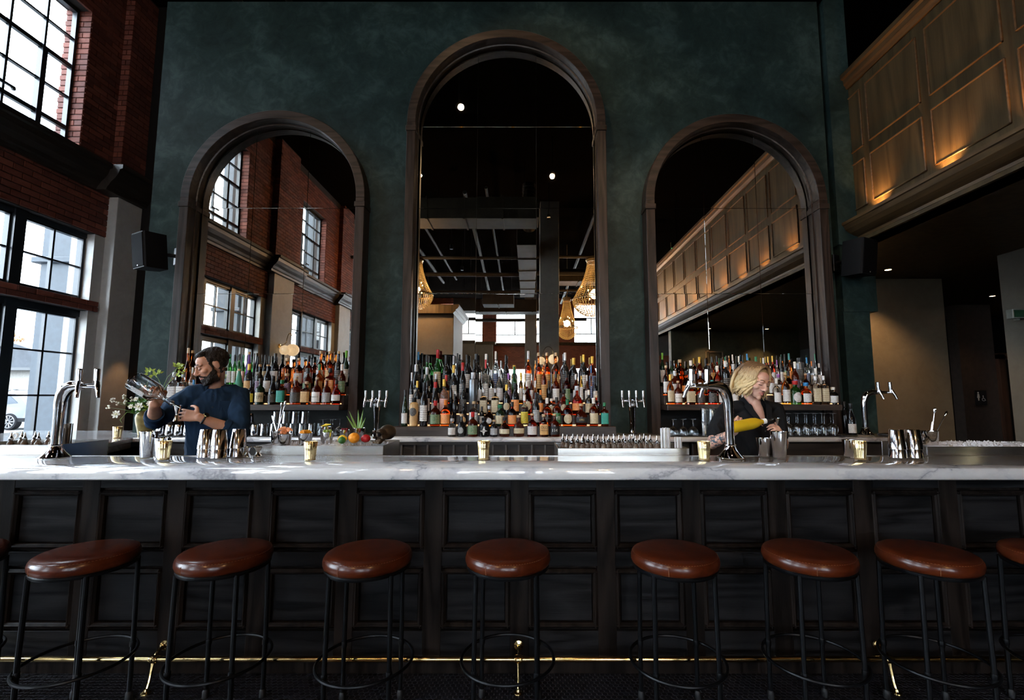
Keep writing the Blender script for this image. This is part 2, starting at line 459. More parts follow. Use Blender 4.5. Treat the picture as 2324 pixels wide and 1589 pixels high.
# brick soldier band across the lower windows
for k in BAYS:
    o = PER * k
    band = MB()
    for r in range(2):
        z = 2.52 + .0675 * (r + .5); y = LW[0] - .12 + o - (.1 if r else 0)
        while y < LW[1] + .10 + o:
            y0 = max(y, LW[0] - .12 + o); y1 = min(y + .2, LW[1] + .11 + o)
            if k == 0 and y1 > 4.6 and y1 - y0 > .03:
                link('brick', MB().box(-.11, .11, -(y1 - y0) / 2 + .004, (y1 - y0) / 2 - .004, -.031, .031, .003).mesh('brick', BRICK, False), WL, (XL - .08, (y0 + y1) / 2, z))
            elif y1 - y0 > .03: band.box(XL - .19, XL + .03, y0 + .004, y1 - .004, z - .031, z + .031)
            y += .2
    if band.v: tag(band.build('brick_band', BRICK, WL, False), kind='stuff')
    MB().box(XL - .18, XL + .02, LW[0] - .11 + o, LW[1] + .10 + o, 2.522, 2.653).build('mortar_bed', MORTAR, WL, False)
# pilasters, cornice
for i, k in enumerate([1] + list(BAYS)):
    o = PER * k; y0, y1 = 2.37 + o, 3.23 + o
    struct('column_%d' % (i + 1), MB().box(XL - .05, XL + .127, y0, y1, 0, 4.15, .004), GREY_PLASTER)
    pb = struct('column_brick_%d' % (i + 1), MB().box(XL - .05, XL + .115, y0 + .006, y1 - .006, 4.40, 7.2), MORTAR)
    bb = MB()
    for r in range(int(2.75 / bp)):
        z = 4.43 + bp * (r + .5); y = y0 - (.1 if r % 2 else 0)
        while y < y1:
            a, b_ = max(y, y0), min(y + .2, y1)
            if b_ - a > .04: bb.box(XL + .10, XL + .127, a + .004, b_ - .004, z - bh / 2, z + bh / 2)
            y += .2
        for e0, e1 in (((0, .06), (.068, .127)) if r % 2 else ((0, .127),)):
            bb.box(XL + e0, XL + e1 - .002, y0 - .002, y0 + .02, z - bh / 2, z + bh / 2)
            bb.box(XL + e0, XL + e1 - .002, y1 - .02, y1 + .002, z - bh / 2, z + bh / 2)
    tag(bb.build('brick_field', BRICK, pb, False), kind='stuff')
cprof = [(0, 4.09), (.06, 4.09), (.07, 4.13), (.09, 4.15), (.11, 4.19), (.16, 4.24), (.20, 4.30), (.215, 4.36), (.25, 4.37), (.25, 4.425), (0, 4.425)]
segs = []
for k in [1] + list(BAYS):
    o = PER * k
    segs.append((2.37 + o - .25, 3.23 + o + .25, .127)); segs.append((3.48 + o, 2.37 + PER + o - .25, 0))
for i, (a, b_, off) in enumerate(segs):
    if a > 6.4: continue
    struct('trim_cornice_%d' % (i + 1), MB().extrude([(XL + p + off * (1 if p > 0 else 0), z) for p, z in cprof], a, min(b_, 6.42)), CORNICE_WOOD)

# ------------------------------------------------------------------ steel windows of the left wall
FX = -5.78
def bars(mb, y0, y1, z0, z1, w=.022, d=.03): mb.box(FX - d, FX + d, y0, y1, z0, z1)
def upper_window(o, n):
    t = bpy.data.objects.new('window_%d' % n, None); COL.objects.link(t); t.location = (0, o, 0); t['kind'] = 'structure'
    y0, y1 = UW[0], UW[1]; z1 = UW[3]
    zs = [4.45, 4.78, 5.18, 5.59, 5.96, z1]; ys = [y0 + (y1 - y0) * i / 4 for i in range(5)]
    m = MB()
    bars(m, y0, y0 + .045, 4.45, z1); bars(m, y1 - .045, y1, 4.45, z1); bars(m, y0, y1, z1 - .045, z1); bars(m, y0, y1, 4.45, 4.49)
    m.build('window_frame', STEEL_FRAME, t, False)
    m = MB()
    for i in (1, 3): m.box(FX - .02, FX + .02, ys[i] - .013, ys[i] + .013, 4.45, z1)
    m.box(FX - .02, FX + .02, ys[2] - .013, ys[2] + .013, 4.45, z1)
    m.box(FX - .03, FX + .035, ys[3] - .03, ys[3] + .03, 4.47, 5.6); m.box(FX - .03, FX + .035, ys[1] - .03, ys[1] + .03, 4.47, 5.6)
    m.build('mullion', STEEL_FRAME, t, False)
    m = MB()
    for i, z in enumerate(zs[1:-1]):
        w = .026 if i in (0, 2) else .011
        m.box(FX - .022, FX + .022, y0, y1, z - w, z + w)
    m.build('transom_bar', STEEL_FRAME, t, False)
    m = MB().box(FX + .03, FX + .055, ys[2] - .09, ys[2] + .09, 4.86, 4.885).box(FX + .03, FX + .06, ys[2] + .06, ys[2] + .09, 4.84, 4.87)
    m.build('window_latch', STEEL_FRAME, t, False)
    for i in range(4):
        for j in range(5):
            MB().box(FX - .003, FX + .003, ys[i] + .008, ys[i + 1] - .008, zs[j] + .008, zs[j + 1] - .008).build('pane', PANE, t, False)
    return t
def lower_window(o, n):
    t = bpy.data.objects.new('window_%d' % n, None); COL.objects.link(t); t.location = (0, o, 0); t['kind'] = 'structure'
    FXl = -5.75
    un = [(3.46, 4.19), (4.31, 5.02), (5.14, 5.87)]
    fr = MB(); mu = MB()
    fr.box(FXl - .04, FXl + .04, 3.44, 3.48, .75, 3.53).box(FXl - .04, FXl + .04, 5.85, 5.885, .75, 3.53).box(FXl - .04, FXl + .05, 3.44, 5.885, 3.47, 3.53)
    fr.box(FXl - .04, FXl + .05, 3.44, 5.885, .75, .8).box(FXl - .04, FXl + .05, 3.44, 5.885, 2.44, 2.525).box(FXl - .04, FXl + .04, 3.44, 5.885, 2.65, 2.69)
    for a, b_ in ((4.19, 4.31), (5.02, 5.14)): mu.box(FXl - .05, FXl + .07, a, b_, .75, 3.53)
    for a, b_ in un:
        mid = (a + b_) / 2
        for z0, z1 in ((2.69, 3.47), (.8, 2.44)):
            fr.box(FXl - .03, FXl + .03, a, a + .022, z0, z1).box(FXl - .03, FXl + .03, b_ - .022, b_, z0, z1).box(FXl - .03, FXl + .03, a, b_, z1 - .022, z1).box(FXl - .03, FXl + .03, a, b_, z0, z0 + .022)
        mu.box(FXl - .02, FXl + .02, mid - .012, mid + .012, 2.69, 3.47).box(FXl - .02, FXl + .02, mid - .012, mid + .012, .8, 2.44)
        for z in (3.08, 1.97, 1.447, .95): mu.box(FXl - .02, FXl + .02, a, b_, z - .01, z + .01)
        for ya, yb in ((a, mid), (mid, b_)):
            for za, zb in ((2.69, 3.08), (3.08, 3.47), (.8, 1.447), (1.447, 1.97), (1.97, 2.44)):
                MB().box(FXl - .003, FXl + .003, ya + .008, yb - .008, za + .008, zb - .008).build('pane', PANE, t, False)
    fr.build('window_frame', STEEL_FRAME, t, False); mu.build('mullion', STEEL_FRAME, t, False)
    MB().box(XL - .16, XL + .04, 3.42, 5.90, .72, .75, .004).build('window_sill', GREY_PLASTER, t, False)
    return t
u0 = upper_window(0, 1); l0 = lower_window(0, 2); wn = 3
for k in list(BAYS)[1:]:
    for src in (u0, l0):
        c = copy_tree(src); c.name = 'window_%d' % wn; wn += 1; c.location = (0, PER * k, 0)
for k in BAYS:
    o = PER * k
    portal('portal_upper', (XL - .28, (UW[0] + UW[1]) / 2 + o, (UW[2] + UW[3]) / 2), (0, R(-90), 0), UW[3] - UW[2], UW[1] - UW[0])
    portal('portal_lower', (XL - .28, (LW[0] + LW[1]) / 2 + o, (LW[2] + LW[3]) / 2), (0, R(-90), 0), LW[3] - LW[2], LW[1] - LW[0])

# ------------------------------------------------------------------ rear wall behind the camera (seen in the mirrors)
YR = -17.5
rw = MB()
rwin = [(-5.0, -2.6), (-1.82, 1.5), (2.85, 5.9)]
xs = [-6] + [e for p in rwin for e in p] + [9.4]
for i in range(0, len(xs), 2): rw.box(xs[i], xs[i + 1], YR - .3, YR, 0, 7.2)
for a, b_ in rwin: rw.box(a, b_, YR - .3, YR, 0, .9).box(a, b_, YR - .3, YR, 3.1, 4.6).box(a, b_, YR - .3, YR, 6.84, 7.2)
struct('wall_rear', rw, FAR_BRICK)
for a, b_ in rwin:
    for z0, z1 in ((4.6, 6.84), (.9, 3.1)):
        t = bpy.data.objects.new('window_%d' % wn, None); COL.objects.link(t); t['kind'] = 'structure'; wn += 1
        m = MB()
        for x in (a, b_): m.box(x - .03, x + .03, YR - .16, YR - .1, z0, z1)
        nx = 3
        for i in range(1, nx): m.box(a + (b_ - a) * i / nx - .03, a + (b_ - a) * i / nx + .03, YR - .15, YR - .1, z0 + .5, z1 - .8)
        for z in (z0, z0 + .5, z1 - .8, z1): m.box(a, b_, YR - .15, YR - .1, z - .025, z + .025)
        m.build('window_frame', STEEL_FRAME, t, False)
        for i in range(nx):
            MB().box(a + (b_ - a) * i / nx + .02, a + (b_ - a) * (i + 1) / nx - .02, YR - .13, YR - .124, z0 + .02, z1 - .02).build('pane', PANE, t, False)
        portal('portal_rear', ((a + b_) / 2, YR - .28, (z0 + z1) / 2), (R(90), 0, 0), b_ - a, z1 - z0)

# ------------------------------------------------------------------ balcony front on the right
XB = 3.44; YB0 = -9.0; YB1 = W + .1
bal = struct('wall_balcony', MB().box(XB, XB + .25, YB0, YB1, 3.15, 4.72).box(XB, 9.3, YB0, 4.8, 3.02, 3.10).box(XB + .25, 9.3, 4.8, 9.3, 3.02, 3.10), BALC_WOOD)
# crown rail and the cornice with its light trough
MB().extrude([(XB + .02, 4.70), (XB - .02, 4.70), (XB - .03, 4.73), (XB - .045, 4.75), (XB - .05, 4.80), (XB - .075, 4.81), (XB - .075, 4.86), (XB + .3, 4.86), (XB + .3, 4.70)], YB0, YB1).build('top_rail', BALC_TRIM, bal, False)
MB().extrude([(XB + .2, 3.02), (XB + .03, 3.02), (XB + .03, 3.05), (XB - .005, 3.055), (XB - .01, 3.08), (XB - .04, 3.09), (XB - .09, 3.115), (XB - .13, 3.15), (XB - .15, 3.19), (XB - .165, 3.195), (XB - .165, 3.225), (XB - .14, 3.225), (XB - .14, 3.17), (XB + .02, 3.17)], YB0, YB1 - .05).build('cornice', BALC_TRIM, bal, False)
pan = []
y = 4.77
pan.append((4.53, 4.76))
y = 4.455
while y > YB0 + .7: pan.append((y - .62, y)); y -= .705
ROWS = ((3.36, 3.86), (3.98, 4.60))
for a, b_ in pan:
    for z0, z1 in ROWS:
        p = MB().box(XB - .004, XB + .004, a + .012, b_ - .012, z0 + .012, z1 - .012).build('panel', BALC_WOOD, bal, False)
        m = MB()
        for q in ((a, b_, z0, z0 + .014), (a, b_, z1 - .014, z1), (a, a + .014, z0, z1), (b_ - .014, b_, z0, z1)):
            m.box(XB - .016, XB + .004, q[0], q[1], q[2], q[3], .005)
        m.build('panel_moulding', BALC_TRIM, p, False)
struct('wall_under_balcony', MB().box(3.5, 6.6, -2.0, -1.8, 0, 3.02), OLIVE)
# ------------------------------------------------------------------ marble, metal, leather
def marble(name):
    m, nt, N, L, b = newmat(name)
    v = texco(N, L, (1.0, 1.0, 1.6))
    d = noise(N, L, v, 1.6, 6, .6)
    ad = N.new('ShaderNodeVectorMath'); ad.operation = 'MULTIPLY_ADD'
    ad.inputs[1].default_value = (1.1, 1.1, 1.1); L.new(d.outputs['Color'], ad.inputs[0]); L.new(v, ad.inputs[2])
    n = noise(N, L, ad.outputs[0], 1.15, 5, .55)
    sb = N.new('ShaderNodeMath'); sb.operation = 'SUBTRACT'; sb.inputs[1].default_value = .5; L.new(n.outputs[0], sb.inputs[0])
    ab = N.new('ShaderNodeMath'); ab.operation = 'ABSOLUTE'; L.new(sb.outputs[0], ab.inputs[0])
    r1 = ramp(N, L, ab.outputs[0], [(0, (.34, .345, .37)), (.016, (.58, .58, .60)), (.06, (.74, .737, .725))])
    n2 = noise(N, L, texco(N, L, (1, 4, 4)), 3.0, 5, .6, .6)
    r2 = ramp(N, L, n2.outputs[0], [(.38, (.88, .885, .90)), (.6, (1, 1, 1))])
    mx = N.new('ShaderNodeMix'); mx.data_type = 'RGBA'; mx.blend_type = 'MULTIPLY'; mx.inputs[0].default_value = 1
    L.new(r1.outputs[0], mx.inputs[6]); L.new(r2.outputs[0], mx.inputs[7]); L.new(mx.outputs[2], b.inputs['Base Color'])
    b.inputs['Roughness'].default_value = .045; b.inputs['Specular IOR Level'].default_value = .75
    b.inputs['Coat Weight'].default_value = .4; b.inputs['Coat Roughness'].default_value = .02
    return m
MARBLE = marble('white_marble')
STEEL = pm('brushed_steel', (.52, .50, .47), .26, 1.0, .12, 5)
CHROME = pm('polished_chrome', (.78, .78, .80), .045, 1.0, .03, 4)
TIN = pm('polished_shaker_steel', (.72, .72, .73), .09, 1.0, .05, 20)
BRASS = pm('polished_brass', (.72, .50, .22), .14, 1.0, .1, 12)
def leather(name):
    m, nt, N, L, b = newmat(name)
    v = texco(N, L)
    n1 = noise(N, L, v, 9, 4, .6, .8); n2 = noise(N, L, v, 140, 3, .6)
    r = ramp(N, L, n1.outputs[0], [(.25, (.026, .0044, .0012)), (.55, (.068, .0125, .0034)), (.8, (.115, .0250, .0068))])
    L.new(r.outputs[0], b.inputs['Base Color']); b.inputs['Roughness'].default_value = .3
    b.inputs['Coat Weight'].default_value = .5; b.inputs['Coat Roughness'].default_value = .19; b.inputs['Specular IOR Level'].default_value = .15
    bumpit(N, L, n2.outputs[0], b, .12, .002)
    return m
LEATHER = leather('brown_leather')
STITCH = pm('brown_stitching', (.20, .075, .03), .6)
MIRROR = pm('antique_mirror', (.80, .76, .70), .004, 1.0, .02, 1.5)
RUBBER = pm('black_rubber', (.008, .008, .009), .55)

# ------------------------------------------------------------------ the bar: panelled front and marble top
BY = 2.55
bar = thing('panelled_bar', 'black oak bar front with two rows of recessed panels behind the stools', 'bar', (0, BY, 0))
MB().box(-3.7, 3.7, .02, .16, .08, 1.030).build('core', BAR_WOOD, bar, False)
MB().box(-3.7, 3.7, .035, .16, .0, .085).build('kick_plate', BAR_WOOD, bar, False)
PC = [-.265 + .4555 * k for k in range(-7, 9)]
for z0, z1, nm in ((.95, 1.031, 'top_rail'), (.55, .622, 'middle_rail'), (.09, .228, 'bottom_rail')):
    for i in range(4): MB().box(-3.7 + i * 1.85, -3.7 + (i + 1) * 1.85 - .001, -.004, .03, z0, z1, .002).build(nm, BAR_PANEL, bar, False)
stile = MB().box(-.048, .048, -.006, .03, .09, 1.03, .002).mesh('stile', BAR_WOOD, False)
for c in PC: link('stile', stile, bar, (c + .4555 / 2, 0, 0))
def raised_panel(z0, z1):
    p = MB().box(-.155, .155, .012, .03, z0 + .026, z1 - .026, .006).mesh('panel', BAR_PANEL, False)
    m = MB(); w = .181
    for a, b_, c, d in ((-w, w, z0, z0 + .026), (-w, w, z1 - .026, z1), (-w, -w + .026, z0, z1), (w - .026, w, z0, z1)):
        m.box(a, b_, -.010, .02, c, d, .007)
        m.box(a + .008 * (b_ - a < .1), b_ - .008 * (b_ - a < .1), -.016, .0, c + .008 * (d - c < .1), d - .008 * (d - c < .1), .004)
    return p, m.mesh('panel_moulding', BAR_WOOD, False)
for z0, z1 in ((.637, .936), (.243, .535)):
    pme, mme = raised_panel(z0, z1)
    for c in PC:
        p = link('panel', pme, bar, (c, 0, 0)); link('panel_moulding', mme, p)
top = MB().box(-3.75, 3.75, 2.30, 2.772, 1.033, 1.091, .006).build('marble_bar_top', MARBLE, None, True, 60)
tag(top, 'long white marble bar top with grey veins and polished edge', 'bar top')
dr = MB().box(-3.7, 3.7, 2.774, 2.787, 1.05, 1.0915).build('bar_back_rail', STEEL, None, False)
tag(dr, 'thin steel rail along the back edge of the marble bar top', 'rail')

# foot rail
fr = thing('foot_rail', 'polished brass foot rail along the base of the black bar', 'foot rail', (0, 2.46, 0))
MB().cyl((-3.7, 0, .137), (3.7, 0, .137), .0135, seg=16).build('rail', BRASS, fr)
for x in (-1.85, -.04, 1.80, -3.6, 3.55):
    m = MB().lathe([(.002, 0), (.026, .002), (.024, .008), (.010, .012), (.009, .02)], 16).xform(Matrix.Translation((x, .072, .168)) @ Matrix.Rotation(R(90), 4, 'X'))
    m.tube([(x, .06, .168), (x, .03, .166), (x, .012, .155), (x, 0, .140)], [.008, .007, .008, .011], 10)
    m.tube([(x - .02, 0, .137), (x - .012, 0, .137), (x + .012, 0, .137), (x + .02, 0, .137)], [.0165, .019, .019, .0165], 14)
    m.tube([(x, 0, .125), (x, -.006, .105), (x, -.012, .08), (x, -.022, .04), (x, -.034, .012)], [.012, .008, .007, .0065, .007], 10)
    m.lathe([(.002, 0), (.022, 0), (.021, .005), (.011, .010), (.008, .02)], 16, (x, -.038, 0))
    m.build('bracket', BRASS, fr)

# ------------------------------------------------------------------ stools
def make_stool():
    t = thing('bar_stool', '', 'stool')
    zt = .735; r = .197
    prof = [(.002, zt), (r * .55, zt - .001), (r * .80, zt - .004), (r * .90, zt - .009), (r * .945, zt - .015), (r * .955, zt - .0175), (r * .962, zt - .0175), (r * .985, zt - .025),
            (r, zt - .038), (r * .998, zt - .05), (r * .975, zt - .062), (r * .94, zt - .068), (.01, zt - .068)]
    s = MB().lathe(prof[::-1], 48, cap=False); seat = s.build('seat_cushion', LEATHER, t, True, 50)
    st = MB()
    for q in range(96):
        a = 2 * pi * q / 96; b_ = a + .035
        st.box(-.0028, .0028, -.0008, .0008, 0, .0012) if False else None
        st.tube([(r * .952 * cos(a), r * .952 * sin(a), zt - .0158), (r * .952 * cos(b_), r * .952 * sin(b_), zt - .0158)], .0007, 4)
    st.build('stitching', STITCH, seat, False)
    MB().tube([(r * .990 * cos(-2.0), r * .990 * sin(-2.0), zt - .027), (r * 1.004 * cos(-2.0), r * 1.004 * sin(-2.0), zt - .04), (r * .985 * cos(-2.0), r * .985 * sin(-2.0), zt - .062)], .0014, 6).build('side_seam', STITCH, seat)
    MB().lathe([(.165, .652), (.188, .652), (.190, .656), (.190, .664), (.186, .668), (.165, .668)], 48, cap=False).build('seat_ring', BLACK_METAL, t)
    for sx in (-1, 1):
        for sy in (-1, 1):
            x, y = .135 * sx, .135 * sy
            lg = MB().tube([(x * .97, y * .97, .66), (x, y, .30), (x, y, .02), ], .0105, 10).lathe([(.0125, .24), (.0135, .244), (.0135, .262), (.0125, .266)], 10, (x, y, 0)).build('leg', BLACK_METAL, t)
            MB().lathe([(.0145, 0), (.0155, .004), (.0155, .03), (.0115, .038)], 10, (x, y, 0)).build('foot_glide', RUBBER, lg)
    MB().torus((0, 0, .25), .2095, .0072, 56, 8).build('foot_ring', BLACK_METAL, t)
    return t
stool = make_stool()
SY = 2.245
SX = [(-2.69, 'at the far left edge of the picture, mostly cut off'), (-2.033, 'in front of the two leftmost bar panels'), (-1.400, 'below the bartender in the blue shirt'), (-.731, 'below the box of citrus and skull'),
      (-.086, 'at the middle of the bar'), (.684, 'just right of the widest gap between stools'), (1.310, 'below the bartender in black'), (1.853, 'below the two tall stacks of shaker tins'), (2.46, 'at the far right edge of the picture, mostly cut off')]
for i, (x, w) in enumerate(SX):
    o = stool if i == 0 else copy_tree(stool)
    place(o, (x, SY + (.0 if i % 2 else .012), 0), (i * .37) % .16 - .08 + 0, 'round brown leather bar stool ' + w, 'leather bar stools along the bar')

# ------------------------------------------------------------------ back counter
BC = 4.16; CZ = 1.07
bcx = MB().box(-3.46, 3.52, BC, W - .002, CZ - .034, CZ, .003).build('marble_back_counter', MARBLE, None, True, 60)
tag(bcx, 'white marble back counter running under the three mirrors', 'counter')
rc = thing('return_counter', 'angled marble counter with wood edge beside the beige column', 'counter', (-3.46, BC, 0))
poly = [(-.005, 0), (.245, -.66), (-1.25, -.66), (-1.9, .9), (-.55, .9), (-.55, .586), (-.005, .586)]
MB().extrude(poly, CZ - .034, CZ, 'z').build('worktop', MARBLE, rc, False)
MB().extrude([(-.012, 0), (.238, -.655), (.205, -.655), (-.045, 0)], CZ - .085, CZ - .036, 'z').build('edge_board', wood('grey_oak_edge', (.11, .09, .07), (.22, .19, .155), 1, .5), rc, False)
MB().extrude([(-.09, .0), (.15, -.60), (-1.2, -.60), (-1.8, .85), (-.6, .85), (-.6, .5), (-.09, .5)], 0, CZ - .088, 'z').build('base_cabinet', DARK_WALL, rc, False)
cab_w = wood('black_brown_cabinet', (.010, .007, .005), (.03, .021, .016), 0, .45)
def cabinet(x0, x1, label, n, kind):
    t = thing('back_bar_cabinet', label, 'cabinet', ((x0 + x1) / 2, 0, 0))
    w = (x1 - x0) / 2
    MB().box(-w + .002, w - .002, BC + .06, W - .01, .09, CZ - .036).build('body', cab_w, t, False)
    if kind == 'slots':
        for i in range(n + 1):
            x = -w + .02 + (2 * w - .04) * i / n
            MB().box(x - .009, x + .009, BC + .03, BC + .07, .6, CZ - .05, .003).build('divider', pm('grey_divider', (.085, .08, .075), .5), t, False)
        MB().box(-w, w, BC + .02, BC + .07, CZ - .06, CZ - .037).build('rail', cab_w, t, False)
        MB().box(-w, w, BC + .02, BC + .07, .09, .6).build('lower_panel', cab_w, t, False)
    else:
        for i in range(n):
            a = -w + 2 * w * i / n + .008; b_ = -w + 2 * w * (i + 1) / n - .008
            d = MB().box(a, b_, BC + .035, BC + .062, .72, CZ - .05, .003).build('drawer', cab_w, t, False)
            MB().tube([((a + b_) / 2 - .06, BC + .036, .9), ((a + b_) / 2 - .06, BC + .012, .9), ((a + b_) / 2 + .06, BC + .012, .9), ((a + b_) / 2 + .06, BC + .036, .9)], .005, 8).build('handle', STEEL, d)
            d = MB().box(a, b_, BC + .035, BC + .062, .1, .705, .003).build('door', cab_w, t, False)
            MB().tube([(b_ - .05, BC + .036, .5), (b_ - .05, BC + .012, .5), (b_ - .05, BC + .012, .66), (b_ - .05, BC + .036, .66)], .005, 8).build('handle', STEEL, d)
    return t
cabinet(-3.4, -1.25, 'dark cabinet under the back counter below the blue-shirted bartender', 3, 'door')
cabinet(-1.24, .30, 'open bottle rack with vertical dividers under the middle back counter', 13, 'slots')
cabinet(.31, 1.45, 'dark cabinet behind the row of dasher bottles', 2, 'door')
cabinet(1.46, 3.5, 'dark cabinet under the right end of the back counter', 3, 'door')

# ------------------------------------------------------------------ arched mirrors in box frames
YF = 4.58; YM = 4.742
def arched_mirror(xc, r, zs, z0, label, hz, zp=None):
    t = thing('arched_mirror', label, 'mirror', (xc, 0, 0))
    b_ = .09; ri = r - b_
    n = 40
    # curved band, front face and soffit
    m = MB(); rs = []
    for i in range(n + 1):
        a = pi - pi * i / n; c, s = cos(a), sin(a)
        rs.append([(ri * c, YF + .004, zs + ri * s), ((ri + .004) * c, YF, zs + (ri + .004) * s), ((r - .004) * c, YF, zs + (r - .004) * s), (r * c, YF + .004, zs + r * s), (r * c, W - .001, zs + r * s), (ri * c, W - .001, zs + ri * s)])
    m.rings(rs); m.build('arch_band', ARCH_WOOD_X, t, True, 40)
    m = MB(); rs = []
    for i in range(n + 1):
        a = pi - pi * i / n; c, s = cos(a), sin(a)
        rs.append([(ri * c, YF + .10, zs + ri * s), ((ri - .012) * c, YF + .105, zs + (ri - .012) * s), ((ri - .012) * c, YF + .115, zs + (ri - .012) * s), (ri * c, YF + .12, zs + ri * s)])
    m.rings(rs); m.build('arch_bead', ARCH_WOOD_X, t, True, 40)
    for s in (-1, 1):
        a, c = (-r, -ri) if s < 0 else (ri, r)
        j = MB().box(a, c, YF, W - .001, z0, zs, .003).build('jamb', ARCH_WOOD, t, False)
        m = MB().box(a - .009, c + .009, YF - .012, W - .001, zs - .10, zs - .045, .004)
        m.build('capital', ARCH_WOOD_X, t, False)
        x = -ri if s < 0 else ri
        MB().box(min(x, x - s * .012), max(x, x - s * .012), YF + .105, YF + .115, z0, zs).build('jamb_bead', ARCH_WOOD, j, False)
    MB().box(-ri, ri, YM + .0005, W - .0005, z0, zs).build('backing_board', pm('black_backing', (.004, .004, .004), .6), t, False)
    # mirror panes, each its own sheet, a hair out of line with the next
    xe = [-ri + .001, -ri / 3, ri / 3, ri - .001]
    ze = [zp or z0 + .02] + [z for z in hz if z < zs + ri] + [zs + ri]
    rnd = random.Random(int(xc * 100) + 5)
    for i in range(3):
        for j in range(len(ze) - 1):
            a, b2, za, zb = xe[i] + .001, xe[i + 1] - .001, ze[j] + .001, ze[j + 1] - .001
            pts = []
            k = 14
            tops = []
            for q in range(k + 1):
                x = a + (b2 - a) * q / k
                zt = zs + math.sqrt(max(0, (ri - .001) ** 2 - x * x)) if abs(x) < ri else zs
                zt = min(zb, zt)
                if zt > za + .002: tops.append((x, zt))
            if len(tops) < 2: continue
            poly = [(tops[0][0], za), (tops[-1][0], za)] + tops[::-1]
            # drop repeated corners
            pp = []
            for p in poly:
                if not pp or math.hypot(p[0] - pp[-1][0], p[1] - pp[-1][1]) > 1e-4: pp.append(p)
            cx = sum(p[0] for p in pp) / len(pp); cz = sum(p[1] for p in pp) / len(pp)
            cx = (min(p[0] for p in pp) + max(p[0] for p in pp)) / 2; cz = (min(p[1] for p in pp) + max(p[1] for p in pp)) / 2
            h = max(p[1] for p in pp) - cz + 1e-6; w = max(p[0] for p in pp) - cx + 1e-6
            e = .0016
            back = [(p[0] - cx, .003, p[1] - cz) for p in pp]
            mid = [(p[0] - cx, -.001, p[1] - cz) for p in pp]
            front = [((p[0] - cx) * (1 - e / w), -.0025, (p[1] - cz) * (1 - e / h)) for p in pp]
            mbp = MB().rings([back, mid, front])
            o = mbp.build('mirror_pane', MIRROR, t, False, loc=(cx, YM - .004, cz))
            o.rotation_euler = (R(rnd.uniform(-.12, .12)), 0, R(rnd.uniform(-.12, .12)))
    return t
AX = -.225
arched_mirror(AX - 2.365, .94, 3.455, CZ + .001, 'arched mirror in dark oak box frame behind the bearded bartender', [2.487, 3.40], 1.362)
arched_mirror(AX + .015, 1.03, 4.27, CZ + .001, 'tallest arched mirror in dark oak frame, between two tap towers', [2.487, 3.40, 4.30])
arched_mirror(AX + 2.365, .925, 3.43, CZ + .001, 'arched mirror in dark oak box frame behind the blonde bartender', [2.487, 3.40], 1.362)

# ------------------------------------------------------------------ bottle shelves
SZ = 1.357; SYF = 4.405
SHELF_WOOD = wood('dark_oak_shelf', (.014, .009, .006), (.05, .034, .025), 0, .4)
GLOW = pm('warm_led_strip', (1, .75, .5), .5, emit=(1, .50, .22), estr=1.6)
def shelf(xc, w, label):
    t = thing('bottle_shelf', label, 'shelf', (xc, 0, 0))
    MB().box(-w, w, SYF, YM - .0085, SZ - .052, SZ, .003).build('shelf_board', SHELF_WOOD, t, False)
    MB().box(-w, w, SYF + .105, SYF + .200, SZ, SZ + .085, .002).build('riser', SHELF_WOOD, t, False)
    MB().box(-w, w, SYF + .2005, YM - .016, SZ, SZ + .175, .002).build('riser', SHELF_WOOD, t, False)
    MB().box(-w + .02, w - .02, SYF + .099, SYF + .1035, SZ + .004, SZ + .012).build('light_strip', GLOW, t, False)
    MB().box(-w + .02, w - .02, SYF + .195, SYF + .1995, SZ + .089, SZ + .097).build('light_strip', GLOW, t, False)
    return t
shelf(AX - 2.365, .834, 'dark oak bottle shelf across the arch behind the bearded bartender')
shelf(AX + 2.365, .819, 'dark oak bottle shelf across the arch behind the blonde bartender')
TIER = [(4.305, 1.0705), (4.405, 1.158), (4.492, 1.258), (4.578, 1.362), (4.664, 1.470)]
t = thing('bottle_display', 'stepped dark oak bottle display in front of the tallest mirror', 'shelf', (AX + .015, 0, 0))
MB().box(-1.035, 1.035, 4.352, 4.452, CZ, 1.157, .003).build('plinth', SHELF_WOOD, t, False)
for i, (y, z) in enumerate(TIER[2:]):
    MB().box(-.924, .924, y - .0395, y + .044 if i < 2 else YM - .016, CZ, z - .001, .002).build('step', SHELF_WOOD, t, False)
    MB().box(-.92, .92, y - .0445, y - .0400, TIER[i + 1][1] + .003, TIER[i + 1][1] + .011).build('light_strip', GLOW, t, False)
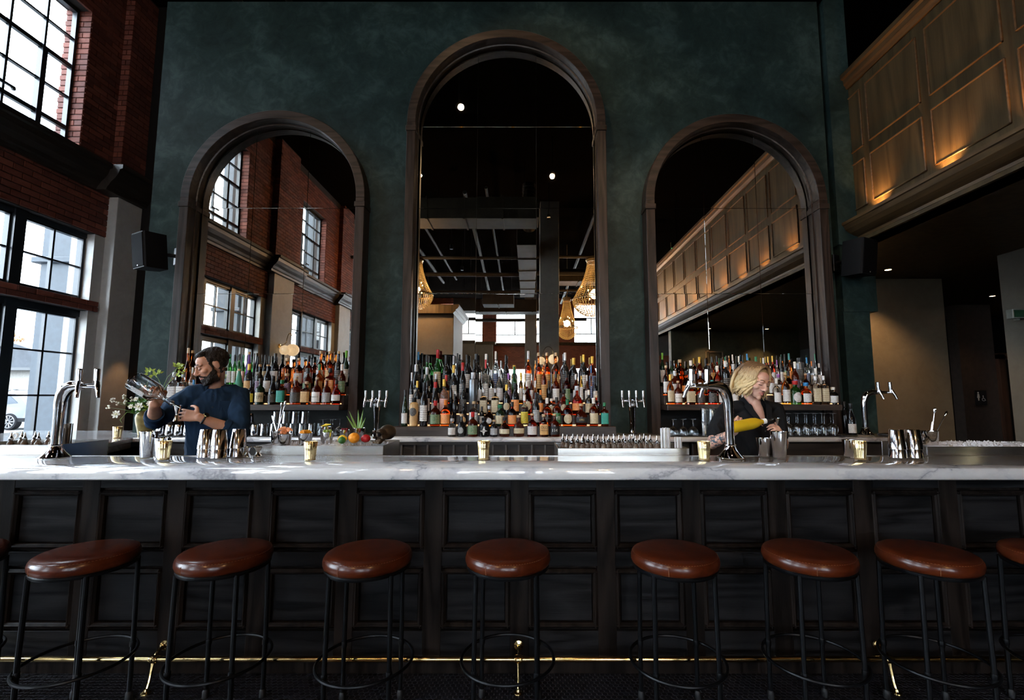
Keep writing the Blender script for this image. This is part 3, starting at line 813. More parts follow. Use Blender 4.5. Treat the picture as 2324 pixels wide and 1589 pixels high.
# ------------------------------------------------------------------ ceiling spotlights and other lamps of the room
BULB_SOFT = pm('warm_candle_bulb', (1, .8, .5), .3, emit=(1, .60, .24), estr=14)
BULB = pm('warm_bulb', (1, .8, .5), .3, emit=(1, .62, .28), estr=14)
def aim(o, target):
    d = Vector(target) - o.matrix_world.translation if False else Vector(target) - Vector(o.location)
    o.rotation_euler = d.to_track_quat('-Z', 'Y').to_euler()
def spot_lamp(name, label, loc, target, power, ang=55, blend=.6, col=(1, .66, .36), group=None, rod=True):
    t = thing(name, label, 'light', loc, 0, group)
    d = (Vector(target) - Vector(loc)).normalized(); q = d.to_track_quat('-Z', 'Y').to_matrix().to_4x4()
    MB().lathe([(.045, -.10), (.05, -.095), (.052, .04), (.035, .06), (.01, .065)], 18).xform(q).build('lamp_housing', BLACK_METAL, t)
    MB().lathe([(.002, -.094), (.022, -.094), (.020, -.088), (.002, -.088)], 14).xform(q).build('bulb', BULB, t)
    if rod: MB().cyl((0, 0, .05), (0, 0, 7.2 - loc[2]), .009, seg=8).build('rod', BLACK_METAL, t)
    l = bpy.data.lights.new(name, 'SPOT'); l.energy = power; l.color = col; l.spot_size = R(ang); l.spot_blend = blend; l.shadow_soft_size = .05
    o = bpy.data.objects.new(name + '_light', l); COL.objects.link(o); o.parent = t
    o.location = d * .115; o.rotation_euler = d.to_track_quat('-Z', 'Y').to_euler()
    return t
SPOTS = [(-2.3, -.35, 6.3), (.57, -.35, 6.3), (-2.35, -2.6, 6.2), (.6, -2.6, 6.2), (-2.4, -5.0, 6.2), (-2.4, -7.5, 6.2), (-1.2, 1.6, 6.6), (1.6, 1.4, 6.6), (-3.4, 1.6, 6.6)]
TGT = [(-3.2, 4.6, 2.2), (-.2, 4.6, 1.8), (-2.6, 2.4, 1.0), (.6, 2.4, 1.0), (-2.4, -5, 0), (-2.4, -7.5, 0), (.4, 4.6, 4.0), (2.2, 4.6, 1.6), (-2.3, 4.6, 1.6)]
PW = [60, 110, 50, 50, 40, 40, 120, 160, 45]
LB = ['left of the middle aisle', 'right of the middle aisle', 'second in the left row', 'second in the right row', 'third in the left row', 'fourth in the left row', 'above the middle arch', 'above the arch behind the blonde bartender', 'above the arch behind the bearded bartender']
for p, tg, w, lb in zip(SPOTS, TGT, PW, LB):
    spot_lamp('ceiling_spotlight', 'black ceiling spotlight on a rod, ' + lb, p, tg, w, 50, group='ceiling spotlights')
# uplights lying in the balcony cornice
for i, y in enumerate((4.36, 3.62, 2.9, 2.2, 1.5, .8, .1, -.6, -1.3, -2.0, -2.7)):
    t = thing('cornice_uplight', 'small warm uplight lying in the balcony cornice trough, %s from the green wall' % ORD[i], 'light', (XB - .09, y, 3.175), 0, 'uplights in the balcony cornice')
    MB().lathe([(.02, 0), (.022, .004), (.022, .02), (.016, .022)], 12).build('lamp_housing', BLACK_METAL, t)
    MB().lathe([(.002, .0222), (.014, .0222), (.012, .0255), (.002, .0265)], 12).build('bulb', BULB, t)
    l = bpy.data.lights.new('cornice_uplight', 'SPOT'); l.energy = 22 + (0 if i < 3 else 34); l.color = (1, .50, .17); l.spot_size = R(95); l.spot_blend = .9; l.shadow_soft_size = .02
    o = bpy.data.objects.new('cornice_uplight_light', l); COL.objects.link(o); o.parent = t; o.location = (0, 0, .035)
    o.rotation_euler = Vector((.28, 0, 1)).to_track_quat('-Z', 'Y').to_euler()
# downlights under the balcony; those by the olive wall are added to brighten it
for i, (x, y, w) in enumerate(((5.0, 4.0, 25), (4.55, 5.75, 60), (5.35, 6.9, 6), (7.4, 7.3, 6), (4.3, -1.35, 45), (5.6, -1.35, 45))):
    t = thing('recessed_downlight', 'recessed round downlight under the balcony, ' + ('over the bar end', 'in front of the tan wall', 'in the corridor', 'by the restroom door', 'added to light the olive wall by the vent', 'second added to light the olive wall')[i], 'light', (x, y, 3.02), 0, 'downlights under the balcony')
    MB().lathe([(.035, -.001), (.055, -.006), (.06, -.004), (.06, 0)], 18, cap=False).build('trim_ring', BLACK_METAL, t)
    MB().lathe([(.002, -.002), (.034, -.002), (.034, 0), (.002, 0)], 16).build('bulb', BULB, t)
    l = bpy.data.lights.new('downlight', 'SPOT'); l.energy = w; l.color = (1, .62, .3); l.spot_size = R(100); l.spot_blend = .7; l.shadow_soft_size = .04
    o = bpy.data.objects.new('downlight_light', l); COL.objects.link(o); o.parent = t; o.location = (0, 0, -.02)
# ------------------------------------------------------------------ the room behind the camera, as the mirrors show it
def col_box(n, x0, x1, y0, y1, z1, m): return struct('column_%d' % n, MB().box(x0, x1, y0, y1, 0, z1, .01), m)
col_box(20, .40, .96, -4.35, -3.8, 7.2, CONCRETE)
col_box(21, -.12, .52, -15.0, -14.4, 7.2, CONCRETE)
rp = struct('column_22', MB().box(-3.7, -1.95, -17.4, -16.9, 0, 4.45), BEIGE)
MB().box(-3.85, -1.8, -17.45, -16.8, 4.45, 4.62, .02).build('cap', BALC_WOOD, rp, False)
struct('trim_20', MB().box(-6, 9.3, -17.49, -17.3, 4.42, 4.58), BALC_WOOD)
kh = thing('kitchen_hood', 'plastered hood block with crown moulding, seen in the tallest mirror', 'hood', (-2.85, -5.4, 0))
MB().box(-.62, .62, -1.3, .75, 2.7, 3.95, .01).build('body', BEIGE, kh, False)
MB().extrude([(-.62, 3.95), (-.66, 3.99), (-.70, 4.02), (-.70, 4.06), (-.76, 4.10), (-.80, 4.16), (-.80, 4.22), (.80, 4.22), (.80, 4.16), (.76, 4.10), (.70, 4.06), (.70, 4.02), (.66, 3.99), (.62, 3.95)], -1.45, .92).build('crown_moulding', BALC_WOOD, kh, False)
MB().box(-.6, .6, -1.2, .7, 0, 2.68).build('dark_base', DARK_WALL, kh, False)
# ducts and pipes under the ceiling
def duct(label, x0, x1, y0, y1, z0, z1, n, axis):
    t = thing('air_duct', label, 'duct', ((x0 + x1) / 2, (y0 + y1) / 2, z1), 0, 'dusty sheet metal ducts under the black ceiling')
    cx, cy = (x0 + x1) / 2, (y0 + y1) / 2
    for i in range(n):
        if axis == 'y':
            a = y0 + (y1 - y0) * i / n - cy; b_ = y0 + (y1 - y0) * (i + 1) / n - cy
            MB().box(x0 - cx, x1 - cx, a + .01, b_ - .01, z0 - z1, 0, .01).build('duct_section', DUCT, t, False)
            if i: MB().box(x0 - cx - .025, x1 - cx + .025, a - .02, a + .02, z0 - z1 - .025, .025).build('flange', DUCT, t, False)
        else:
            a = x0 + (x1 - x0) * i / n - cx; b_ = x0 + (x1 - x0) * (i + 1) / n - cx
            MB().box(a + .01, b_ - .01, y0 - cy, y1 - cy, z0 - z1, 0, .01).build('duct_section', DUCT, t, False)
            if i: MB().box(a - .02, a + .02, y0 - cy - .025, y1 - cy + .025, z0 - z1 - .025, .025).build('flange', DUCT, t, False)
    for q in (-1, 1):
        if axis == 'y': MB().cyl((0, q * (y1 - y0) * .4, 0), (0, q * (y1 - y0) * .4, 7.2 - z1), .008, seg=6).build('hanger', BLACK_METAL, t)
        else: MB().cyl((q * (x1 - x0) * .4, 0, 0), (q * (x1 - x0) * .4, 0, 7.2 - z1), .008, seg=6).build('hanger', BLACK_METAL, t)
    return t
duct('wide sheet metal duct crossing the ceiling nearest the bar', -3.2, .3, -1.7, -1.0, 5.55, 6.05, 4, 'x')
duct('square duct running back along the ceiling beside the concrete column', -.28, .28, -9.0, -2.6, 5.45, 5.9, 5, 'y')
duct('short duct box left of the long square duct', -1.7, -.5, -8.6, -7.9, 4.95, 5.35, 2, 'x')
duct('broad duct crossing the ceiling near the rear wall', -3.5, 1.5, -13.2, -12.4, 5.5, 6.1, 4, 'x')
duct('duct crossing the ceiling right of the concrete column', 1.1, 3.3, -7.2, -6.5, 5.4, 5.85, 3, 'x')
rd = thing('round_duct', 'short round spiral duct dropping onto the square duct', 'duct', (.05, -2.2, 6.0))
pts = [(0, 0, .9), (0, 0, .35), (0, -.06, .12), (0, -.2, 0), (0, -.38, -.1)]
MB().tube(pts, .17, 18).build('duct_tube', DUCT, rd)
m = MB()
for i in range(5): m.torus((0, 0, .4 + i * .1), .172, .008, 20, 6)
m.build('spiral_seam', DUCT, rd)
pn = 0
PIPE = pm('dark_iron_pipe', (.022, .018, .014), .6, 0, spec=.15)
for (p0, p1, r, lb) in (((-3.9, 9, 6.75), (-3.9, -12, 6.75), .06, 'iron pipe along the ceiling beside the left windows'), ((-3.3, 6, 6.9), (-3.3, -12, 6.9), .04, 'thin iron pipe along the ceiling, second from the left windows'),
                        ((-5.4, -4.6, 5.7), (3.3, -4.6, 5.7), .05, 'iron pipe crossing behind the concrete column'), ((-5.4, -6.2, 5.6), (3.3, -6.2, 5.6), .07, 'thick iron pipe crossing the ceiling mid-room'),
                        ((-5.4, -9.5, 5.75), (3.3, -9.5, 5.75), .06, 'iron pipe crossing the ceiling past the square duct'), ((-1.5, -1.5, 6.4), (-1.9, -15, 6.4), .05, 'iron pipe running back over the hood'),
                        ((-1.0, -1.5, 6.5), (-1.2, -15, 6.5), .035, 'thin conduit running back beside the hood pipe'), ((1.9, -1.5, 6.4), (1.9, -15, 6.4), .05, 'iron pipe running back right of the concrete column'), ((-5.4, -15.4, 5.6), (3.3, -15.4, 5.6), .09, 'thick pipe crossing just before the rear wall')):
    t = thing('ceiling_pipe', lb, 'pipe', p0)
    d = tuple(b_ - a for a, b_ in zip(p0, p1))
    MB().cyl((0, 0, 0), d, r, seg=10).build('pipe', PIPE, t)
    for q in (.15, .4, .65, .9):
        c = tuple(x * q for x in d)
        MB().cyl((c[0], c[1], c[2] + r * .5), (c[0], c[1], 7.2 - p0[2]), .007, seg=6).build('hanger', BLACK_METAL, t)
# crystal chandeliers
CRYSTAL = pm('amber_crystal_bead', (.95, .66, .30), .12, 0, .25, 40, 0, .8, .25)
GILT = pm('gilded_metal', (.5, .33, .14), .3, .9)
def octa(mb, x, y, z, r): mb.add([(x + r, y, z), (x - r, y, z), (x, y + r, z), (x, y - r, z), (x, y, z + r * 1.3), (x, y, z - r * 1.3)], [(0, 2, 4), (2, 1, 4), (1, 3, 4), (3, 0, 4), (2, 0, 5), (1, 2, 5), (3, 1, 5), (0, 3, 5)])
def chandelier(loc, r, h, label):
    t = thing('crystal_chandelier', label, 'chandelier', loc, 0, 'crystal basket chandeliers')
    # loc is the widest ring
    zt = h * .68; zb = -h * .30
    m = MB().torus((0, 0, 0), r, .018, 40, 6).torus((0, 0, zt), r * .34, .02, 28, 6).torus((0, 0, zb), r * .22, .012, 20, 6)
    m.cyl((0, 0, zt), (0, 0, 7.2 - loc[2]), .012, seg=8).lathe([(r * .34, zt), (r * .42, zt + .05), (r * .40, zt + .12), (r * .1, zt + .14), (.02, zt + .2)], 16, cap=False)
    m.build('frame', GILT, t)
    m = MB(); n = 44
    for i in range(n):
        a = 2 * pi * i / n
        for j in range(22):
            q = j / 21; rr = r * (.34 + .66 * (1 - q) ** 1.7); octa(m, rr * cos(a), rr * sin(a), zt * q, .017 * r / .6)
        for j in range(1, 13):
            q = j / 13; rr = r * math.sqrt(max(.05, 1 - q * q * .95)); octa(m, rr * cos(a), rr * sin(a), zb * q, .019 * r / .6)
    tag(m.build('bead_strand', CRYSTAL, t, False), kind='stuff')
    for i in range(9):
        a = 2 * pi * i / 9
        MB().ball((r * (.62 if i % 2 else .35) * cos(a), r * (.62 if i % 2 else .35) * sin(a), .06 + .16 * (i % 3)), .016, 10, 6, 1.8).build('bulb', BULB_SOFT, t)
    l = bpy.data.lights.new('chandelier', 'POINT'); l.energy = 110; l.color = (1, .58, .25); l.shadow_soft_size = .12
    o = bpy.data.objects.new('chandelier_light', l); COL.objects.link(o); o.parent = t; o.location = (0, 0, .15)
    return t
chandelier((2.02, -4.0, 4.27), .64, 1.6, 'large crystal basket chandelier at the right edge of the tallest mirror')
chandelier((1.57, -8.0, 4.05), .40, 1.5, 'slim crystal chandelier in front of the rear window, seen in the tallest mirror')
chandelier((-3.2, -3.75, 4.35), .5, 1.4, 'crystal chandelier at the left edge of the tallest mirror')
# globe sconces on the column and on the left wall pilaster
OPAL = pm('opal_globe_glass', (.9, .78, .62), .3, emit=(1, .72, .42), estr=.45)
def sconce(loc, rz, label):
    t = thing('globe_sconce', label, 'lamp', loc, rz, 'brass arm globe sconces')
    MB().lathe([(.002, 0), (.05, 0), (.05, .015), (.01, .02)], 16).xform(Matrix.Rotation(R(-90), 4, 'X')).build('wall_plate', BRASS, t)
    arc = [(0, 0, 0), (0, .10, .03)] + [(.14 - .14 * cos(a), .16, .08 + .22 * sin(a)) for a in [pi * i / 10 for i in range(11)]]
    MB().tube(arc, .008, 8).build('arm', BRASS, t)
    MB().ball((.28, .16, -.06), .14, 20, 12).build('globe', OPAL, t)
    MB().ball((-.06, .16, -.10), .11, 20, 12).build('globe', OPAL, t)
    return t
sconce((.40 + .1, -3.8, 2.55), 0, 'brass sconce with two opal globes on the concrete column')
sconce((1.6, -17.5, 2.6), 0, 'brass sconce with two opal globes on the rear brick wall')
sconce((XL + .127, -.8, 2.55), R(-90), 'brass sconce with two opal globes on the plaster pilaster in the mirror')
# exit sign hanging behind, spot for the pilaster glow, speakers in the room
def exit_sign(loc, rz, label):
    t = thing('exit_sign', label, 'sign', loc, rz)
    MB().box(-.16, .16, -.02, .02, -.09, .09, .004).build('housing', pm('sign_housing', (.04, .04, .038), .5), t, False)
    MB().box(-.15, .15, .02, .022, -.085, -.075).build('light_edge', pm('green_led', (.1, 1, .3), .5, emit=(.05, 1, .25), estr=4), t, False)
    MB().cyl((0, 0, .09), (0, 0, 7.2 - loc[2]), .01, seg=8).build('rod', BLACK_METAL, t)
    return t
exit_sign((4.2, -3.2, 5.65), 0, 'hanging exit sign with green light edge, seen in the right mirror')
spot_lamp('pilaster_washer', 'small spotlight washing the beige pilaster beside the green wall', (-5.1, 6.28, 2.45), (-5.47, 6.25, 1.2), 9, 42, .5, (1, .5, .16), rod=False)
MB().tube([(0, .0, .05), (0, .06, .08), (0, .14, .08)], .012, 8).build('wall_arm', BLACK_METAL, bpy.data.objects['pilaster_washer'])
# ------------------------------------------------------------------ outside the left windows
ASPHALT = pm('pale_asphalt', (.09, .09, .092), .9)
struct('ground_outside', MB().box(-70, -6.3, -40, 60, -.30, -.02), ASPHALT)
PIERM = pm('blue_grey_panel', (.022, .030, .040), .6)
for k in range(1, -5, -1):
    o = PER * (k)
    t = thing('exterior_pier', 'blue grey panelled pier outside the windows, bay %s from the bar' % ORD[1 - k], 'pier', (-6.55, 2.9 + o, 0), 0, 'exterior piers between the windows')
    MB().box(-.12, .35, -.30, .35, -.02, 7.5, .01).build('core', PIERM, t, False)
    for q in (-.17, .0, .17): MB().box(-.14, .37, q - .07, q + .07, 0, 7.4, .006).build('panel', PIERM, t, False)
    MB().box(-.2, .42, -.36, .42, 3.25, 3.33, .01).build('ledge', PIERM, t, False)
gb = thing('garage_building', 'pale garage building with grey shingle roof and gutter across the street', 'building', (-28.6, 27, 0))
CREAM = pm('cream_siding', (.16, .15, .135), .8)
MB().box(-8, 3.2, 0, 6, 0, 3.0).build('wall', CREAM, gb, False)
MB().extrude([(-8.3, 2.95), (3.6, 2.95), (3.6, 3.1), (-1.2, 4.6), (-8.3, 4.6)], -.5, 6.5).build('roof', pm('grey_shingle', (.020, .023, .028), .8, 0, .3, 3), gb, False)
MB().box(-8.3, 3.6, -.62, -.5, 2.9, 3.06).build('gutter', pm('dark_gutter', (.016, .018, .02), .5), gb, False)
MB().tube([(-1.6, -.55, 2.9), (-1.6, -.4, 2.75), (-2.0, -.1, 2.45), (-2.0, -.1, 0)], .06, 8).build('downpipe', pm('dark_gutter', (.016, .018, .02)), gb)
d = MB().box(-6.5, -3.2, -.05, .02, 0, 2.3).build('garage_door', pm('grey_garage_door', (.024, .024, .026), .6), gb, False)
for i in range(4): MB().box(-6.45, -3.25, -.08, -.05, .05 + i * .56, .56 + i * .56, .02).build('door_panel', pm('grey_garage_door', (.024, .024, .026)), d, False)
fe = thing('board_fence', 'light wooden board fence beside the garage building', 'fence', (-23.6, 26, 0))
for i in range(16): MB().box(i * .18, i * .18 + .165, 0, .03, 0, 1.9).build('board', wood('fence_board', (.05, .032, .017), (.10, .068, .038), 2), fe, False)
# silver suv
car = thing('parked_suv', 'silver suv parked outside the lower window', 'car', (-23.7, 21.2, -.02))
SILVER = pm('silver_paint', (.055, .06, .068), .35, .2, .04, 3, coat=.1)
CARBLK = pm('car_black_trim', (.004, .004, .005), .6, spec=.1)
side = [(-2.35, .42), (-2.35, .75), (-2.2, .92), (-1.35, 1.05), (-.65, 1.58), (.2, 1.66), (1.3, 1.62), (1.85, 1.45), (2.2, 1.02), (2.33, .9), (2.33, .45), (1.95, .38), (-1.9, .38)]
def car_ring(y, k, zk): return [(x * k, y, .38 + (z - .38) * zk) for x, z in side]
MB().rings([car_ring(-.88, .97, .97), car_ring(-.84, 1, 1), car_ring(.84, 1, 1), car_ring(.88, .97, .97)]).build('body', SILVER, car, True, 30)
CG = pm('car_glass', (.012, .02, .03), .1, 0, .1, 2, 0, .3)
for s in (-1, 1):
    y0, y1 = (-.892, -.87) if s < 0 else (.87, .892)
    for q in ([(-1.15, 1.08), (-.62, 1.50), (-.12, 1.55), (-.12, 1.08)], [(-.04, 1.08), (-.04, 1.56), (.75, 1.56), (.95, 1.08)], [(1.03, 1.10), (.86, 1.54), (1.3, 1.52), (1.72, 1.16)]):
        MB().extrude(q, y0, y1).build('side_window', CG, car, False)
    MB().extrude([(-2.3, .36), (2.28, .36), (2.28, .52), (-2.3, .5)], y0, y1).build('sill_trim', CARBLK, car, False)
    MB().tube([(-.5, s * .7, 1.70), (-.4, s * .7, 1.76), (1.2, s * .7, 1.74), (1.3, s * .7, 1.66)], .025, 8).build('roof_rail', pm('silver_rail', (.12, .12, .125), .4, .3), car)
for x in (-1.35, 1.42):
    for s in (-1, 1):
        w = MB().lathe([(.25, -.12), (.34, -.12), (.36, -.08), (.36, .08), (.34, .12), (.25, .12)], 28, cap=True).xform(Matrix.Translation((x, s * .80, .36)) @ Matrix.Rotation(R(90), 4, 'X')).build('wheel', CARBLK, car)
        m = MB()
        for i in range(10):
            a = 2 * pi * i / 10; m.tube([(x + .05 * cos(a), s * .925, .36 + .05 * sin(a)), (x + .25 * cos(a), s * .93, .36 + .25 * sin(a))], [.02, .026], 6)
        m.tube([(x + .26 * cos(2 * pi * i / 24), s * .925, .36 + .26 * sin(2 * pi * i / 24)) for i in range(24)], .016, 6, False, True)
        m.build('rim', pm('alloy_rim', (.11, .11, .115), .4, .2), w)
for x in (-.1, .9): MB().box(x - .05, x + .05, -.75, .75, 1.76, 1.80, .01).build('roof_bar', pm('silver_rail', (.12, .12, .125)), car, False)
LEAFO = pm('autumn_foliage', (.15, .075, .03), .9, 0, .4, 5)
for i, (x, y, h) in enumerate(((-52, 46, 7.5), (-47, 48, 6.5), (-58, 44, 8), (-43, 50, 7), (-64, 42, 7))):
    t = thing('autumn_tree', 'orange autumn tree far behind the garage, %s from the gable' % ORD[i], 'tree', (x, y, 0), 0, 'autumn trees far outside')
    MB().tube([(0, 0, 0), (.1, 0, h * .4), (0, .1, h * .7)], [.22, .15, .06], 8).build('trunk', pm('bark', (.12, .08, .05), .9), t)
    rr = random.Random(i); m = MB()
    for q in range(900):
        a = rr.uniform(0, 2 * pi); e = rr.uniform(-.6, 1); rad = rr.uniform(.6, 1) * h * .33
        p = (rad * cos(a) * math.sqrt(1 - min(.99, e * e)), rad * sin(a) * math.sqrt(1 - min(.99, e * e)), h * .7 + rad * e)
        octa(m, p[0], p[1], p[2], rr.uniform(.06, .16))
    tag(m.build('foliage', LEAFO, t, False), kind='stuff')
# ------------------------------------------------------------------ bottles
def ratio(v): b = (795 - v) / 1060; return (.0986 + b * .9951) / (.9951 - b * .0986)
def yfac(v): b = (795 - v) / 1060; return .9951 - b * .0986
def glassy(name, col, trans, rough=.03, spec=.6):
    return pm(name, col, rough, 0, .08, 10, 0, spec, trans, 1.36)
GL = {'am': (glassy('amber_liquor', (.62, .13, .018), 1.0), 'amber'), 'ad': (glassy('dark_amber_liquor', (.20, .030, .008), .85), 'dark amber'),
      'rd': (glassy('ruby_liquor', (.55, .035, .012), 1.0), 'ruby red'), 'dk': (glassy('black_glass', (.008, .008, .009), 0, .05, .7), 'black glass'),
      'gr': (glassy('green_glass', (.03, .16, .03), .8), 'green glass'), 'dg': (glassy('dark_green_glass', (.008, .022, .010), .1, .05, .7), 'dark green glass'), 'cl': (glassy('clear_spirit', (.90, .92, .90), 1.0), 'clear glass'),
      'go': (glassy('golden_liquor', (.80, .40, .06), 1.0), 'golden'), 'pk': (glassy('blush_spirit', (.88, .66, .58), .9), 'blush glass'),
      'tan': (pm('tan_ceramic', (.58, .36, .15), .35), 'tan ceramic'), 'si': (pm('silver_sleeve', (.20, .22, .24), .3, .8), 'grey metal'), 'pu': (pm('purple_paper', (.12, .05, .24), .6), 'purple wrapped'), 'te': (pm('green_paper', (.05, .24, .16), .6), 'green wrapped')}
CAPC = {'k': ((.012, .012, .013), 'black'), 'r': ((.45, .02, .02), 'red'), 'y': ((.75, .48, .08), 'gold'), 's': ((.55, .55, .56), 'silver'), 'c': ((.52, .36, .2), 'cork'),
        'w': ((.75, .72, .66), 'white'), 'g': ((.02, .16, .07), 'green'), 'b': ((.03, .20, .45), 'blue'), 'o': ((.75, .20, .02), 'orange'), 'p': ((.30, .10, .35), 'purple'), 't': ((.03, .20, .20), 'teal'), 'l': ((.16, .42, .05), 'lime')}
CM = {k: pm('cap_' + n.replace(' ', '_'), c, .35, .3 if k in 'ys' else 0, .1, 30) for k, (c, n) in CAPC.items()}
def labelmat(name, col, ink):
    m, nt, N, L, b = newmat(name)
    tc = N.new('ShaderNodeTexCoord'); oi = N.new('ShaderNodeObjectInfo')
    mp = N.new('ShaderNodeMapping'); mp.inputs['Scale'].default_value = (13, 13, 13)
    L.new(tc.outputs['Generated'], mp.inputs[0])
    cb = N.new('ShaderNodeCombineXYZ'); mu = N.new('ShaderNodeMath'); mu.operation = 'MULTIPLY'; mu.inputs[1].default_value = 40
    L.new(oi.outputs['Random'], mu.inputs[0]); L.new(mu.outputs[0], cb.inputs[0]); L.new(mu.outputs[0], cb.inputs[2])
    ad = N.new('ShaderNodeVectorMath'); ad.operation = 'ADD'; L.new(mp.outputs[0], ad.inputs[0]); L.new(cb.outputs[0], ad.inputs[1])
    n = noise(N, L, ad.outputs[0], 1.6, 2, .6)
    sp = N.new('ShaderNodeSeparateXYZ'); L.new(tc.outputs['Generated'], sp.inputs[0])
    zz = N.new('ShaderNodeMath'); zz.operation = 'MULTIPLY_ADD'; zz.inputs[1].default_value = 44; L.new(sp.outputs[2], zz.inputs[0]); L.new(mu.outputs[0], zz.inputs[2])
    sn = N.new('ShaderNodeMath'); sn.operation = 'SINE'; L.new(zz.outputs[0], sn.inputs[0])
    pr = N.new('ShaderNodeMath'); pr.operation = 'MULTIPLY_ADD'; pr.inputs[1].default_value = .10; L.new(sn.outputs[0], pr.inputs[0]); L.new(n.outputs[0], pr.inputs[2])
    r = ramp(N, L, pr.outputs[0], [(.54, col), (.60, ink)])
    L.new(r.outputs[0], b.inputs['Base Color']); b.inputs['Roughness'].default_value = .5
    return m
LBC = {'w': ((.72, .70, .66), (.25, .24, .24), 'white'), 'c': ((.62, .54, .36), (.30, .22, .12), 'cream'), 't': ((.60, .36, .13), (.25, .12, .04), 'tan'), 'k': ((.012, .012, .013), (.22, .20, .17), 'black'),
       'g': ((.04, .15, .06), (.50, .45, .30), 'green'), 'o': ((.78, .22, .02), (.85, .60, .35), 'orange'), 'y': ((.80, .58, .04), (.03, .18, .06), 'yellow'), 'b': ((.03, .07, .22), (.45, .45, .40), 'blue'),
       'p': ((.09, .035, .12), (.55, .48, .52), 'purple'), 'e': ((.03, .34, .26), (.02, .14, .11), 'teal'), 'q': ((.75, .48, .42), (.55, .25, .2), 'pink'), 's': ((.25, .26, .27), (.55, .55, .53), 'grey'), 'r': ((.38, .06, .03), (.65, .5, .3), 'red')}
LMP = {k: pm('plain_label_' + n, c, .5, 0, .05, 30) for k, (c, i, n) in LBC.items()}
LM = {k: labelmat('label_' + n, c, i) for k, (c, i, n) in LBC.items()}
# profiles: (radius, height) fractions
PROF = {
    'S': [(.90, 0), (1, .012), (1, .50), (.97, .56), (.80, .63), (.50, .685), (.33, .72), (.29, .78), (.29, .90), (.33, .905), (.33, .93)],
    'W': [(.92, 0), (1, .01), (1, .54), (.95, .60), (.70, .68), (.44, .73), (.37, .78), (.36, .93), (.40, .935), (.40, .96)],
    'B': [(.92, 0), (1, .01), (1, .40), (.93, .50), (.70, .62), (.45, .73), (.36, .82), (.35, .94), (.39, .945), (.39, .97)],
    'Q': [(.94, 0), (1, .015), (1, .60), (.96, .645), (.70, .685), (.38, .71), (.32, .74), (.30, .86), (.34, .87), (.34, .90)],
    'R': [(.70, 0), (.86, .015), (.98, .16), (1, .30), (.96, .44), (.80, .56), (.52, .635), (.32, .68), (.25, .74), (.24, .86), (.28, .87), (.28, .90)],
    'A': [(.93, 0), (1, .015), (1, .52), (.95, .61), (.75, .68), (.48, .72), (.40, .75), (.40, .86), (.44, .865), (.44, .90)],
    'T': [(.92, 0), (1, .01), (1, .62), (.92, .68), (.65, .73), (.40, .77), (.35, .80), (.35, .93), (.39, .935), (.39, .95)],
    'C': [(.95, 0), (1, .02), (1, .28), (.80, .52), (.55, .72), (.36, .86), (.34, .93)],
    'V': [(.9, 0), (1, .02), (.92, .12), (1, .24), (.92, .34), (1, .46), (1, .62), (.92, .70), (1, .78), (.7, .82), (.42, .84), (.42, .90)],
    'D': [(.92, 0), (1, .01), (1, .80), (.9, .83), (.45, .85), (.45, .90)]}
SHN = {'S': 'whiskey', 'W': 'tall', 'B': 'sloping', 'Q': 'square', 'R': 'squat', 'A': 'stout', 'T': 'slim', 'C': 'cone', 'V': 'wavy', 'D': 'canister'}
LBZ = {'S': (.10, .46), 'W': (.12, .48), 'B': (.08, .36), 'Q': (.10, .56), 'R': (.16, .40), 'A': (.12, .50), 'T': (.12, .50), 'C': (.05, .25), 'V': (.34, .66), 'D': (.2, .6)}
CAPTOP = {'S': (.33, .80), 'W': (.40, .80), 'B': (.39, .82), 'Q': (.36, .84), 'R': (.34, .84), 'A': (.46, .84), 'T': (.39, .82), 'C': (.40, .9), 'V': (.5, .84), 'D': (.47, .86)}
def radius_at(prof, z):
    for (r0, z0), (r1, z1) in zip(prof, prof[1:]):
        if z0 <= z <= z1: return r0 + (r1 - r0) * (z - z0) / max(1e-6, z1 - z0)
    return prof[-1][0]
